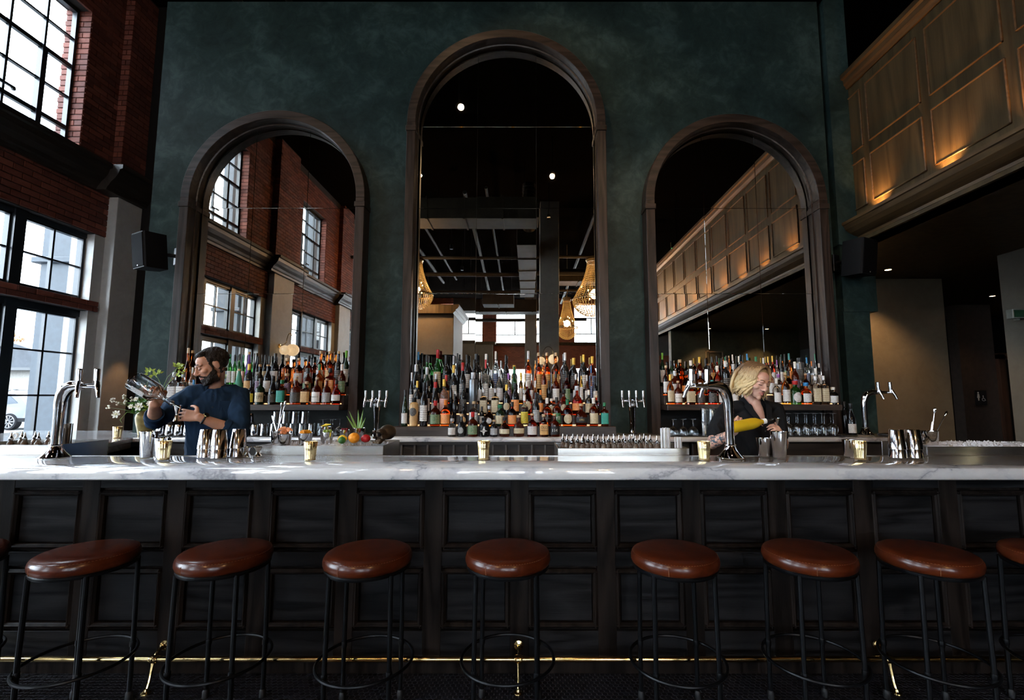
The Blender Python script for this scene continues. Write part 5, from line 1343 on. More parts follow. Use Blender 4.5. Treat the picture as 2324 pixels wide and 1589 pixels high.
for x, y, lb in ((-1.985, 2.60, 'gold ribbed votive glass in front of the bearded bartender'), (-1.17, 2.57, 'gold ribbed votive glass in front of the garnish cups'), (-.235, 2.60, 'gold ribbed votive glass at the middle of the bar'),
                 (.965, 2.58, 'gold ribbed votive glass left of the tower by the blonde bartender'), (1.825, 2.60, 'gold ribbed votive glass between the blonde bartender and the tin stacks'), (2.86, 2.56, 'gold ribbed votive glass at the right edge of the picture')):
    votive(x, y, lb)
votive(-3.60, 4.16, 'gold ribbed votive glass beside the flower vase', CZ)
tin(1.858, 2.735, .026, .034, .095, 'small upright tin standing behind the gold votive near the blonde bartender')

# --- garnish cups, spoons, fruit, skull on the garnish station
ZI = 1.150
def cup(x, y, r, h, label, z=ZI, name='steel_cup'):
    o = MB().lathe(tin_prof(r * .86, r, h), 24, cap=False).build(name, TIN, None, True, 40); o.location = (x, y, z); return tag(o, label, 'cup')
def spoon(p0, p1, label, r=.0028, bowl=True):
    t = thing('bar_spoon', label, 'spoon', p0)
    d = Vector(p1) - Vector(p0)
    MB().tube([(0, 0, 0), tuple(d * .5), tuple(d * .86)], r, 8).build('handle', TIN, t)
    if bowl: MB().tube([tuple(d * .84), tuple(d * .90), tuple(d * .96), tuple(d)], [r * .9, r * 2.6, r * 3, r * .8], 10).build('bowl', TIN, t)
cup(-1.54, 2.92, .035, .075, 'steel cup full of bar spoons on the garnish station')
spoon((-1.54, 2.92, ZI + .008), (-1.535, 2.95, ZI + .25), 'bar spoon standing straight in the spoon cup on the garnish station')
spoon((-1.545, 2.905, ZI + .008), (-1.50, 2.93, ZI + .26), 'bar spoon leaning out of the spoon cup on the garnish station')
spoon((-1.53, 2.93, ZI + .008), (-1.59, 2.93, ZI + .19), 'muddler leaning left in the spoon cup on the garnish station', .005, False)
cup(-1.46, 2.86, .040, .060, 'steel cup heaped with orange peel twists')
PEEL = pm('grapefruit_peel', (.85, .32, .14), .5, 0, .2, 40); OPEEL = pm('orange_peel', (.9, .36, .02), .5, 0, .15, 40); GREENF = pm('olive_green', (.22, .32, .05), .4)
rr = random.Random(11)
for i in range(7):
    a = rr.uniform(0, 6.28); q = rr.uniform(.004, .024)
    m = MB().tube([(-.022, 0, 0), (-.008, .006, .010), (.010, .002, .012), (.024, -.004, .002)], [.004, .009, .009, .004], 6)
    o = m.build('peel_twist', PEEL); o.location = (-1.46 + q * cos(a), 2.86 + q * sin(a) * .8, ZI + .058 + i * .0042); o.rotation_euler = (0, 0, rr.uniform(0, 3))
    tag(o, 'pink orange peel twist in the peel cup', 'peel', 'peel twists in the steel cup')
cup(-1.345, 2.88, .042, .064, 'steel cup holding orange slices')
for i, (dx, dy, a) in enumerate(((-.014, 0, .2), (.012, .006, .9), (0, -.012, 2.0))):
    m = MB().lathe([(.001, -.003), (.024, -.003), (.026, 0), (.024, .003), (.001, .003)], 18).xform(Matrix.Rotation(R(70), 4, 'X'))
    o = m.build('orange_slice', OPEEL); o.location = (-1.345 + dx, 2.88 + dy, ZI + .058); o.rotation_euler = (0, 0, a)
    tag(o, 'orange slice standing in the steel cup, %s' % ('left', 'right', 'front')[i], 'orange slice', 'orange slices in the steel cup')
cup(-1.27, 2.99, .033, .095, 'tall steel cup with a lemon wedge, behind the gold votive')
m = MB().tube([(-.03, 0, 0), (0, 0, .008), (.03, 0, .012)], [.002, .009, .002], 8)
o = m.build('lemon_wedge', pm('lemon_peel', (.85, .62, .04), .45, 0, .12, 40)); o.location = (-1.27, 2.99, ZI + .097); tag(o, 'lemon wedge lying across the tall steel cup', 'lemon')
cup(-1.22, 2.90, .034, .068, 'steel cup of green olives behind the gold votive')
for i in range(5):
    o = MB().ball((0, 0, 0), .010, 10, 7, 1.15).build('olive', GREENF); a = i * 1.257; o.location = (-1.22 + .018 * cos(a), 2.90 + .018 * sin(a), ZI + .072); tag(o, 'green olive in the olive cup', 'olive', 'olives in the steel cup')
cup(-1.15, 2.99, .030, .075, 'steel cup of dark cherries')
for i in range(5):
    o = MB().ball((0, 0, 0), .009, 10, 7).build('cherry', pm('dark_cherry', (.16, .01, .015), .2)); a = i * 1.257; o.location = (-1.15 + .015 * cos(a), 2.99 + .015 * sin(a), ZI + .077); tag(o, 'dark cherry in the cherry cup', 'cherry', 'cherries in the steel cup')
cup(-1.07, 3.02, .038, .085, 'steel cup of pineapple leaves behind the citrus fruit')
pl_ = thing('pineapple_leaves', 'sprig of pointed pineapple leaves standing in a steel cup', 'leaves', (-1.07, 3.02, ZI + .03))
for i, (a, l_, s) in enumerate(((2.6, .16, .5), (1.9, .17, .32), (.4, .17, .12), (3.0, .13, .6), (1.2, .12, .3), (-.6, .12, .4))):
    dx, dy = cos(a) * s, sin(a) * s * .5
    pts = [(0, 0, 0), (dx * l_ * .5, dy * l_ * .5, l_ * .5), (dx * l_ * 1.1, dy * l_, l_)]
    MB().rings([[(p[0] - w, p[1], p[2]), (p[0], p[1] - .004, p[2]), (p[0] + w, p[1], p[2]), (p[0], p[1] + .002, p[2])] for p, w in zip(pts, (.009, .008, .0008))]).build('leaf', pm('leaf_green', (.16, .30, .06), .45), pl_, False)
def fruit(x, y, r, mat, name, label, sz=.95, tip=0, squash=1.0):
    t = thing(name, label, 'fruit', (x, y, ZI + .004 + r * sz))
    prof = []
    for i in range(13):
        a = pi * i / 12; rr_ = r * sin(a); z = -r * sz * cos(a)
        if tip: z += tip * ((abs(cos(a)) ** 8) * (1 if cos(a) < 0 else -1))
        prof.append((max(.0006, rr_), z))
    m = MB().lathe(prof, 22)
    if tip: m.xform(Matrix.Rotation(R(78), 4, 'Y'))
    m.build('flesh', mat, t)
    MB().lathe([(.001, 0), (.0035, .001), (.003, .004), (.001, .005)], 8).xform(Matrix.Translation((0, 0, r * sz - .002)) if not tip else Matrix.Translation((r * sz + tip * .8, 0, 0)) @ Matrix.Rotation(R(90), 4, 'Y')).build('stem_end', pm('brown_stem', (.12, .08, .03), .8), t)
fruit(-1.118, 2.875, .025, pm('lemon_skin', (.86, .60, .03), .35, 0, .1, 60, .15), 'lemon', 'yellow lemon behind the lime', .95, .006)
fruit(-1.10, 2.823, .022, pm('lime_skin', (.03, .13, .02), .35, 0, .25, 60, .15), 'lime', 'dark green lime between lemon and orange', .95)
fruit(-1.043, 2.862, .033, pm('orange_skin', (.90, .33, .02), .4, 0, .08, 80, .2), 'orange', 'bright orange on the crushed ice', .95)
fruit(-.985, 2.90, .029, pm('red_fruit_skin', (.42, .015, .02), .25, 0, .3, 20), 'red_apple', 'small red apple between the orange and the skull', .85)
# bronze skull
def blob_mesh(mb, voxel, mat, name, it=3, fac=.5):
    me = bpy.data.meshes.new(name); me.from_pydata(mb.v, [], mb.f)
    bm = bmesh.new(); bm.from_mesh(me); bmesh.ops.recalc_face_normals(bm, faces=bm.faces); bm.to_mesh(me); bm.free()
    o = bpy.data.objects.new(name, me); COL.objects.link(o)
    md = o.modifiers.new('remesh', 'REMESH'); md.mode = 'VOXEL'; md.voxel_size = voxel
    if it: sm = o.modifiers.new('smooth', 'SMOOTH'); sm.iterations = it; sm.factor = fac
    dg = bpy.context.evaluated_depsgraph_get(); dg.update()
    me2 = bpy.data.meshes.new_from_object(o.evaluated_get(dg))
    bpy.data.objects.remove(o); bpy.data.meshes.remove(me)
    me2.name = name; me2.materials.clear(); me2.materials.append(mat); me2.shade_smooth()
    return me2
sk = thing('bronze_skull', 'small bronze skull lying on the crushed ice', 'skull', (-.890, 2.935, ZI + .044), R(62)); sk.scale = (1.25, 1.25, 1.25)
m = MB().ball((.030, .0, .014), .042, 20, 12, .90, 1.15, .88).ball((-.014, 0, .002), .033, 16, 10, 1.0, .9, 1.0).ball((-.026, 0, -.024), .021, 14, 9, .8, .9, .95)
for q in (-1, 1):
    m.tube([(-.030, q * .030, .012), (-.042, q * .022, .023), (-.046, q * .004, .022)], .007, 8)
    m.tube([(-.036, q * .026, -.008), (-.018, q * .034, -.010), (.008, q * .034, -.004)], .007, 8)
link('cranium', blob_mesh(m, .003, pm('dark_bronze', (.06, .04, .024), .34, .5, .5, 18), 'cranium', 2), sk)
DKS = pm('socket_black', (.003, .002, .002), .8, spec=.1)
for y in (-.0145, .0145): MB().ball((-.040, y, .007), .0108, 14, 8, 1, .62, 1.0).build('eye_socket', DKS, sk)
MB().ball((-.046, 0, -.010), .0065, 10, 6, 1.3, .5, .8).build('nose_hole', DKS, sk)
for i in range(6): MB().box(-.049, -.042, -.0205 + i * .007, -.015 + i * .007, -.036, -.026, .001).build('tooth', pm('worn_bronze', (.14, .10, .06), .4, .5), sk, False)

# --- right station: cup of tools, crystal stoppers
cup(2.465, 2.90, .050, .085, 'steel cup of long spoons on the right ice well', 1.140, 'steel_cup')
spoon((2.472, 2.90, 1.15), (2.60, 2.91, 1.345), 'thin bent spoon leaning right out of the cup by the ice', .0022)
spoon((2.480, 2.91, 1.15), (2.535, 2.92, 1.365), 'bar spoon with broad bowl up in the cup by the ice', .0030)
spoon((2.455, 2.89, 1.15), (2.500, 2.90, 1.30), 'short tongs leaning in the cup by the ice', .0034, False)
for i, (x, r) in enumerate(((2.345, .026), (2.385, .030))):
    t = thing('hawthorne_strainer', ('smaller', 'larger')[i] + ' dark steel strainer lying beside the cup of spoons', 'strainer', (x, 2.88 + i * .02, 1.141 + r * .8))
    MB().lathe([(.001, -.004), (r * .8, -.004), (r, 0), (r * .8, .004), (.001, .004)], 20).xform(Matrix.Rotation(R(62), 4, 'X') @ Matrix.Rotation(R(20 * i), 4, 'Y')).build('disc', pm('dark_steel', (.12, .10, .09), .2, .9), t)
    m = MB()
    for q in range(14): a = 2 * pi * q / 14; m.ball((r * .98 * cos(a), r * .98 * sin(a), 0), .003, 6, 4)
    m.xform(Matrix.Rotation(R(62), 4, 'X') @ Matrix.Rotation(R(20 * i), 4, 'Y')).build('spring_coil', CHROME, t)

# --- flower vase
vs = thing('flower_vase', 'brass vase of white flowers and greenery on the return counter', 'vase', (-3.57, 4.42, CZ + .0004))
MB().lathe([(.045, 0), (.050, .004), (.058, .05), (.074, .12), (.080, .165), (.074, .195), (.060, .212), (.056, .218), (.060, .226), (.056, .226), (.05, .215), (.06, .19), (.001, .16)], 28, cap=False).build('vase_body', pm('aged_brass', (.17, .125, .045), .42, .8, .45, 9), vs)
STEMM = pm('stem_green', (.12, .20, .05), .6); LEAF = pm('foliage_green', (.06, .17, .025), .5, 0, .4, 30); LEAFY = pm('young_leaf_green', (.33, .42, .05), .5, 0, .3, 30)
PETAL = pm('white_petal', (.82, .80, .72), .6, 0, .05, 30)
def leaf_at(mb, p, d, l, w):
    p = Vector(p); d = Vector(d).normalized(); s = d.cross(Vector((.2, -1, .3))).normalized(); n = s.cross(d)
    a, b_, c = p + d * l * .35 + s * w, p + d * l * .35 - s * w, p + d * l
    mid = p + d * l * .4 - n * w * .4
    mb.add([tuple(p), tuple(a), tuple(mid), tuple(b_), tuple(c)], [(0, 1, 2), (0, 2, 3), (1, 4, 2), (2, 4, 3)])
rr = random.Random(21)
def leaf_mesh(l, w, mat):
    m = MB(); leaf_at(m, (0, 0, 0), (0, 0, 1), l, w); return m.mesh('leaf', mat, True, 60)
lms = [leaf_mesh(.055, .02, LEAF), leaf_mesh(.07, .022, LEAF), leaf_mesh(.045, .018, LEAFY)]
for i in range(90):
    a = rr.uniform(0, 2 * pi); q = rr.uniform(.01, .11); z = .23 + rr.uniform(0, .13) - q * .35
    o = link('leaf', lms[i % 2 if i % 6 else 2], vs, (q * cos(a), q * sin(a) * .8, z)); o.rotation_euler = (rr.uniform(-1.2, 1.2), rr.uniform(-1.2, 1.2), rr.uniform(0, 6))
def flower(p, r, label=None):
    f = MB().ball((0, 0, 0), r * .35, 12, 8).build('blossom', pm('flower_heart', (.65, .62, .35), .7), vs); f.location = p
    m = MB()
    for k, (n, rad, tilt) in enumerate(((6, 1.0, .15), (6, .8, .55), (5, .55, 1.0))):
        for i in range(n):
            a = 2 * pi * i / n + k * .4
            m.add([tuple(Vector((0, 0, 0))), (r * rad * .7 * cos(a - .42), r * rad * .7 * sin(a - .42), r * tilt * .5), (r * rad * cos(a), r * rad * sin(a), r * tilt * .9), (r * rad * .7 * cos(a + .42), r * rad * .7 * sin(a + .42), r * tilt * .5)], [(0, 1, 2, 3)])
    m.xform(Matrix.Rotation(R(75), 4, 'X'))
    m.build('petal_ring', PETAL, f, True, 60)
for p, r in (((-.19, -.10, .20), .042), ((.02, -.11, .27), .045), ((-.08, -.08, .27), .026), ((.09, -.08, .30), .03), ((-.02, -.10, .34), .024)): flower(p, r)
def branch(pts, tipleaves, mat=STEMM, r=.003):
    b = MB().tube(pts, [r] * (len(pts) - 1) + [r * .4], 6).build('branch', mat, vs)
    m = MB()
    for k in range(tipleaves):
        p = Vector(pts[-1]) + Vector((rr.uniform(-.03, .03), rr.uniform(-.02, .02), rr.uniform(-.03, .02)))
        leaf_at(m, p, (rr.uniform(-1, 1), rr.uniform(-.6, .6), rr.uniform(-.3, 1)), .04, .012)
    if tipleaves: m.build('twig_leaf', LEAFY, b, True, 60)
branch([(.03, 0, .2), (.12, -.02, .36), (.22, -.03, .50), (.32, -.03, .58)], 7); branch([(.22, -.03, .50), (.27, -.03, .60), (.29, -.03, .66)], 8); branch([(.16, -.02, .42), (.11, -.02, .52), (.08, -.02, .57)], 14); branch([(0, 0, .2), (-.01, -.02, .42), (.03, -.02, .60)], 8); branch([(.10, 0, .35), (.18, 0, .55), (.27, 0, .64)], 6)
branch([(-.05, -.02, .2), (-.13, -.06, .22), (-.17, -.08, .15), (-.14, -.09, .12)], 0)
for i, (dx, dz) in enumerate(((-.30, .26), (-.27, .33), (-.22, .30), (-.15, .31), (-.17, .36), (-.10, .34))):
    b = MB().tube([(-.03, -.02, .2), (dx * .55, -.05, .2 + (dz - .2) * .7), (dx, -.06, dz)], [.0025, .002, .001], 6).build('branch', STEMM, vs)
    m = MB()
    for k in range(6): m.ball((dx + rr.uniform(-.018, .018), -.06 + rr.uniform(-.01, .01), dz + rr.uniform(-.018, .018)), .008, 8, 5)
    m.build('seed_head', pm('pale_seed_head', (.62, .60, .52), .8), b)
# white ring-handled opener on the return counter edge
wo = thing('bottle_opener', 'white ring-topped bottle opener leaning on the return counter', 'opener', (-3.93, 3.62, CZ + .0005))
MB().extrude([(-.014, 0), (.012, 0), (.026, .05), (.002, .05)], -.004, .004).build('handle', pm('white_plastic', (.8, .8, .78), .4), wo, False)
MB().tube([(.018 + .018 * cos(2 * pi * i / 20), 0, .066 + .018 * sin(2 * pi * i / 20)) for i in range(20)], .007, 8, False, True).build('ring', pm('white_plastic', (.8, .8, .78)), wo)
tray = MB().lathe([(.001, 0), (.14, 0), (.15, .012), (.145, .022), (.138, .022), (.13, .008), (.001, .006)], 28, cap=False).build('cork_tray', pm('black_tray', (.012, .012, .012), .35), None)
tray.location = (3.38, 4.36, CZ + .0004); tray.scale = (.9, .6, 1); tag(tray, 'round black tray beside the right end beer tower', 'tray')

# --- loudspeakers on the wall
def speaker(loc, rz, tilt, label, arm):
    t = thing('loudspeaker', label, 'loudspeaker', loc, rz); 
    M = Matrix.Rotation(tilt, 4, 'X')
    p = [(-.12, -.10), (-.105, -.115), (.105, -.115), (.12, -.10), (.085, .10), (-.085, .10)]
    MB().extrude(p, -.175, .175, 'z').xform(M).build('cabinet', pm('speaker_black', (.004, .004, .0045), .6, spec=.12), t, False)
    MB().box(-.108, .108, -.121, -.114, -.163, .163, .003).xform(M).build('grille', pm('speaker_grille', (.003, .003, .0035), .8, 0, .6, 300, spec=.05), t, False)
    MB().lathe([(.001, 0), (.006, 0), (.006, .002), (.001, .003)], 10).xform(M @ Matrix.Translation((.0, -.122, -.15)) @ Matrix.Rotation(R(90), 4, 'X')).build('badge', pm('silver_badge', (.7, .7, .7), .3, .8), t)
    MB().tube([(0, .09, 0), (arm * .3, .12, .0), (arm, .20, .0)], .02, 10).box(arm - .05, arm + .05, .19, .205, -.09, .09, .004).build('bracket', BLACK_METAL, t)
    MB().tube([(arm * .35, .09, .05), (arm * .6, .05, .08), (arm, .1, .05)], .004, 6).build('cable', RUBBER, t)
speaker((-3.745, 4.545, 2.87), R(-28), R(6), 'black loudspeaker on the green wall left of the mirrors', .06)
speaker((3.29, 4.53, 2.80), R(24), R(6), 'black loudspeaker below the balcony right of the mirrors', -.02)

# --- signs and lit cabinet on the right
sg = thing('restroom_sign', 'small black restroom sign with white figures on the brown wall', 'sign', (7.73, 7.995, 1.41))
MB().box(-.10, .10, -.012, 0, -.125, .125, .002).build('plate', pm('sign_black', (.012, .012, .013), .5), sg, False)
f = MB().ball((-.045, -.013, .085), .014, 10, 6, 1, 1, .3).extrude([(-.058, .066), (-.032, .066), (-.022, .0), (-.034, .0), (-.036, -.05), (-.054, -.05), (-.056, .0), (-.068, .0)], -.015, -.011)
f.build('standing_figure', INKW, sg, False)
f = MB().ball((.035, -.013, .03), .009, 10, 6, 1, 1, .3).tube([(.035, -.013, .02), (.037, -.013, -.01), (.056, -.013, -.012), (.064, -.013, -.04), (.075, -.013, -.042)], .0045, 6)
f.tube([(.040 + .026 * cos(a), -.013, -.028 + .026 * sin(a)) for a in [2.0 + 4.2 * i / 12 for i in range(13)]], .0035, 6).build('wheelchair_figure', INKW, sg, False)
ex = thing('emergency_sign', 'green tinted emergency sign box on the pale column', 'sign', (5.24, 4.93, 2.31))
MB().box(-.08, .09, -.035, .035, -.05, .05, .004).build('housing', pm('grey_housing', (.18, .19, .17), .45), ex, False)
MB().box(-.07, .075, -.038, -.034, -.04, .04, .002).build('face_panel', pm('green_face', (.015, .05, .025), .2), ex, False)
MB().box(-.01, .03, .0, .03, -.065, -.05).build('test_button', pm('grey_housing', (.18, .19, .17)), ex, False)
lc = thing('lit_cabinet', 'amber lit glass cabinet at the end of the corridor', 'cabinet', (8.50, 9.05, 0))
MB().box(-.28, .28, .02, .14, .6, 2.0).build('carcass', DARK_WALL, lc, False)
for z0, z1 in ((1.02, 1.42), (1.45, 1.86)): MB().box(-.24, .24, .0, .02, z0, z1, .003).build('lit_pane', pm('amber_lit_glass', (.6, .3, .05), .3, emit=(1, .42, .05), estr=.12), lc, False)
MB().box(-.28, .28, .02, .14, 0, .6).build('base', DARK_WALL, lc, False)
vt = thing('air_vent', 'square air vent on the olive wall under the balcony, seen in the right mirror', 'vent', (4.55, -1.795, 2.35))
MB().box(-.22, .22, 0, .015, -.16, .16).build('grille_back', pm('vent_dark', (.03, .028, .02), .6), vt, False)
for q in ((-.24, .24, -.18, -.15), (-.24, .24, .15, .18), (-.24, -.21, -.18, .18), (.21, .24, -.18, .18)): MB().box(q[0], q[1], 0, .03, q[2], q[3]).build('frame_bar', BEIGE, vt, False)
# ------------------------------------------------------------------ the two bartenders
SKIN_M = pm('fair_skin_warm', (.50, .255, .165), .48, 0, .10, 30, .05, .4, sub=.12)
def tattoo_skin():
    m, nt, N, L, b = newmat('fair_skin_tattooed')
    tc = N.new('ShaderNodeTexCoord'); n = noise(N, L, tc.outputs['Object'], 30, 3)
    r = ramp(N, L, n.outputs[0], [(.3, (.58, .33, .245)), (.7, (.66, .385, .29))])
    ds = N.new('ShaderNodeVectorMath'); ds.operation = 'DISTANCE'; L.new(tc.outputs['Object'], ds.inputs[0])
    n2 = noise(N, L, tc.outputs['Object'], 55, 2, .5, .6)
    r2 = ramp(N, L, ds.outputs['Value'], [(.045, (1, 1, 1)), (.085, (0, 0, 0))]); r3 = ramp(N, L, n2.outputs[0], [(.46, (0, 0, 0)), (.52, (1, 1, 1))])
    mu = N.new('ShaderNodeMath'); mu.operation = 'MULTIPLY'; L.new(r2.outputs[0], mu.inputs[0]); L.new(r3.outputs[0], mu.inputs[1])
    mx = N.new('ShaderNodeMix'); mx.data_type = 'RGBA'; L.new(mu.outputs[0], mx.inputs[0]); L.new(r.outputs[0], mx.inputs[6]); mx.inputs[7].default_value = (.05, .075, .10, 1)
    L.new(mx.outputs[2], b.inputs['Base Color']); b.inputs['Roughness'].default_value = .46; b.inputs['Specular IOR Level'].default_value = .4
    b.inputs['Subsurface Weight'].default_value = .12; b.inputs['Subsurface Radius'].default_value = (.02, .008, .004)
    return m, ds
def cloth(name, col, k=1.0):
    m, nt, N, L, b = newmat(name)
    v = texco(N, L, (1, 1, .55))
    n1 = noise(N, L, v, 11, 2, .45, .3); n2 = noise(N, L, texco(N, L), 420, 2, .5)
    r = ramp(N, L, n1.outputs[0], [(.3, sc_(col, .72)), (.7, sc_(col, 1.3))])
    L.new(r.outputs[0], b.inputs['Base Color']); b.inputs['Roughness'].default_value = .85
    b.inputs['Specular IOR Level'].default_value = .15
    bumpit(N, L, n2.outputs[0], b, .15 * k, .001)
    return m
DENIM = cloth('blue_denim_shirt', (.009, .026, .058)); BLKSHIRT = cloth('black_shirt', (.0085, .0095, .0115)); BLKPANT = cloth('black_trousers', (.009, .009, .010), .6)
HAIR_D = pm('dark_brown_hair', (.014, .0085, .0055), .55, 0, .5, 160, .8, .25)
SHOE = pm('black_shoe_leather', (.012, .011, .011), .35)
def ell(mb, M, c, r, seg=16, ring=10):
    q = MB().ball((0, 0, 0), 1, seg, ring); q.xform(M @ Matrix.Translation(c) @ Matrix.Diagonal((r[0], r[1], r[2], 1))); mb.add(q.v, q.f)
def tub(mb, M, pts, rad, seg=12):
    q = MB().tube([tuple(M @ Vector(p)) for p in pts], rad, seg); mb.add(q.v, q.f)
    for p, r in ((pts[0], rad[0]), (pts[-1], rad[-1])):
        b = MB().ball(tuple(M @ Vector(p)), r * .985, 12, 8); mb.add(b.v, b.f)
def headmat(c, yaw, pitch, roll): return Matrix.Translation(c) @ Matrix.Rotation(yaw, 4, 'Z') @ Matrix.Rotation(pitch, 4, 'X') @ Matrix.Rotation(roll, 4, 'Y')
def head(mb, M, fem=False):
    k = .94 if fem else 1.0
    S = M @ Matrix.Scale(k, 4)
    ell(mb, S, (0, -.018, .030), (.074, .096, .086)); ell(mb, S, (0, .030, -.020), (.062, .062, .082))
    ell(mb, S, (0, .036, .045), (.060, .050, .045))
    ell(mb, S, (0, .040, -.068), (.050 if not fem else .043, .048, .042)); ell(mb, S, (0, .074, -.096), (.022 if not fem else .017, .019, .017))
    for s in (-1, 1):
        ell(mb, S, (s * .042, .062, -.022), (.023, .024, .020)); ell(mb, S, (s * .044, .010, -.075), (.016, .030, .025))
        ell(mb, S, (s * .030, .0795, .004), (.0150, .0105, .0095))
        ell(mb, S, (s * .076, -.012, -.004), (.009, .019, .031)); ell(mb, S, (s * .080, -.016, .006), (.006, .014, .018))
        ell(mb, S, (s * .012, .100, -.034), (.0085, .009, .0075))
    tub(mb, S, [(-.050, .070, .024), (-.028, .0865, .027), (0, .089, .022), (.028, .0865, .027), (.050, .070, .024)], [.008, .0095, .0085, .0095, .008], 10)
    tub(mb, S, [(0, .088, .018), (0, .100, -.004), (0, .113, -.026), (0, .111, -.031)], [.0075, .008, .0115, .010], 12)
    tub(mb, S, [(-.022, .082, -.060), (-.010, .0935, -.056), (0, .0945, -.057), (.010, .0935, -.056), (.022, .082, -.060)], [.003, .0052, .0048, .0052, .003], 8)
    tub(mb, S, [(-.020, .082, -.066), (0, .0925, -.0685), (.020, .082, -.066)], [.003, .0064, .003], 8)
    return S
def face_parts(root, S, O, lip, brow, lash):
    """brows, lash lines and lips as thin raised parts"""
    for s in (-1, 1):
        q = MB(); tub(q, S, [(s * .050, .074, .026), (s * .034, .0895, .0335), (s * .014, .0945, .0295)], [.002, .0036, .0028], 8); q.xform(O); q.build('eyebrow', brow, root)
        q = MB(); tub(q, S, [(s * .045, .0795, .000), (s * .036, .0885, -.0030), (s * .026, .0905, -.0035), (s * .016, .0865, -.001)], [.0012, .0021, .0021, .0012], 8); q.xform(O); q.build('eyelash', lash, root)
    q = MB(); tub(q, S, [(-.021, .0835, -.0605), (-.010, .0955, -.0565), (0, .0965, -.0575), (.010, .0955, -.0565), (.021, .0835, -.0605)], [.0024, .0042, .0040, .0042, .0024], 8)
    tub(q, S, [(-.019, .0835, -.0655), (0, .0955, -.0685), (.019, .0835, -.0655)], [.0024, .0052, .0024], 8); q.xform(O); q.build('lips', lip, root)
def rot_to(v, axis, ang): return Matrix.Rotation(ang, 3, axis) @ v
def hand(mb, w, d, n, side, curl, k=1.0, tcurl=.5, spread=.06):
    """wrist w, finger direction d, palm normal n, side = +1 / -1 picks the thumb side"""
    w = Vector(w); d = Vector(d).normalized(); n = Vector(n); n = (n - d * n.dot(d)).normalized(); s = d.cross(n).normalized() * side
    rings = []
    for t, hw, ht in ((-.01, .026, .021), (.015, .030, .019), (.05, .039, .0165), (.085, .041, .014), (.096, .037, .011)):
        c = w + d * t * k
        rings.append([tuple(c + s * hw * k * cos(2 * pi * j / 14) + n * ht * k * sin(2 * pi * j / 14)) for j in range(14)])
    mb.rings(rings)
    ax = d.cross(n).normalized()
    tips = []
    for i, (ln, off) in enumerate(((.074, .031), (.083, .0105), (.077, -.0105), (.060, -.031))):
        p = w + d * (.088 - (.008 if i == 3 else 0)) * k + s * off * k
        dd = (d + s * (1.5 - i) * spread).normalized()
        pts = [tuple(p)]
        for q, (f, c) in enumerate(zip((.45, .31, .24), curl)):
            dd = rot_to(dd, ax, c); p = p + dd * ln * f * k; pts.append(tuple(p))
        mb.tube(pts, [.0090 * k, .0083 * k, .0076 * k, .0060 * k], 10)
        for q, r in zip(pts, (.0090, .0085, .0077, .0060)): b = MB().ball(q, r * k, 10, 6); mb.add(b.v, b.f)
        tips.append((Vector(pts[-1]), dd.copy()))
    p = w + d * .028 * k + s * .030 * k; dd = (d * .55 + s * .75 + n * .35).normalized(); pts = [tuple(p)]
    for f, c in ((.042, 0), (.034, tcurl), (.027, tcurl)):
        ax2 = s.cross(d).normalized()
        dd = (dd + d * c * .9 - s * c * .55 + n * c * .25).normalized(); p = p + dd * f * k; pts.append(tuple(p))
    mb.tube(pts, [.015 * k, .0115 * k, .0105 * k, .0075 * k], 10)
    for q, r in zip(pts, (.015, .0115, .0105, .0075)): b = MB().ball(q, r * k, 10, 6); mb.add(b.v, b.f)
    tips.append((Vector(pts[-1]), dd.copy()))
    return tips
def ring_body(mb, axis_yaw, rows, seg=28):
    """rows of (x, y, z, half width, half depth)"""
    c, s = cos(axis_yaw), sin(axis_yaw); rs = []
    for x, y, z, a, b_ in rows:
        rs.append([(x + a * cos(2 * pi * j / seg) * c - b_ * sin(2 * pi * j / seg) * s, y + a * cos(2 * pi * j / seg) * s + b_ * sin(2 * pi * j / seg) * c, z) for j in range(seg)])
    mb.rings(rs)
def legs(mb, x, y, yaw, k=1.0, grow=0):
    c, s = cos(yaw), sin(yaw)
    for q in (-1, 1):
        hx, hy = x + q * .09 * c, y + q * .09 * s
        mb.tube([(hx, hy, .92), (hx, hy, .72), (hx, hy, .50), (hx, hy + .01, .30), (hx, hy, .09)], [(.092 + grow), (.082 + grow), (.060 + grow), (.052 + grow), (.040 + grow)], 16)
def shoes(root, x, y, yaw, O):
    c, s = cos(yaw), sin(yaw)
    for q in (-1, 1):
        hx, hy = x + q * .09 * c, y + q * .09 * s; m = MB()
        fx, fy = s, -c
        rs = []
        for t, w, h in ((-.07, .030, .07), (-.05, .038, .09), (.0, .042, .095), (.07, .046, .07), (.13, .046, .05), (.18, .034, .035), (.195, .015, .02)):
            cx, cy = hx + fx * t, hy + fy * t
            rs.append([(cx + w * a * c, cy + w * a * s, max(.003, b_ * h)) for a, b_ in ((-1, 0), (-1, .45), (-.6, .9), (0, 1), (.6, .9), (1, .45), (1, 0))])
        m.rings(rs).xform(O); m.build('shoe', SHOE, root)
def tufts(mb, S, dirs, c, r, size, rr, out=.0):
    for d in dirs:
        p = Vector((c[0] + d[0] * r[0], c[1] + d[1] * r[1], c[2] + d[2] * r[2]))
        ell(mb, S, p, (size * rr.uniform(.8, 1.2), size * rr.uniform(.8, 1.2), size * rr.uniform(.7, 1.1)), 8, 6)

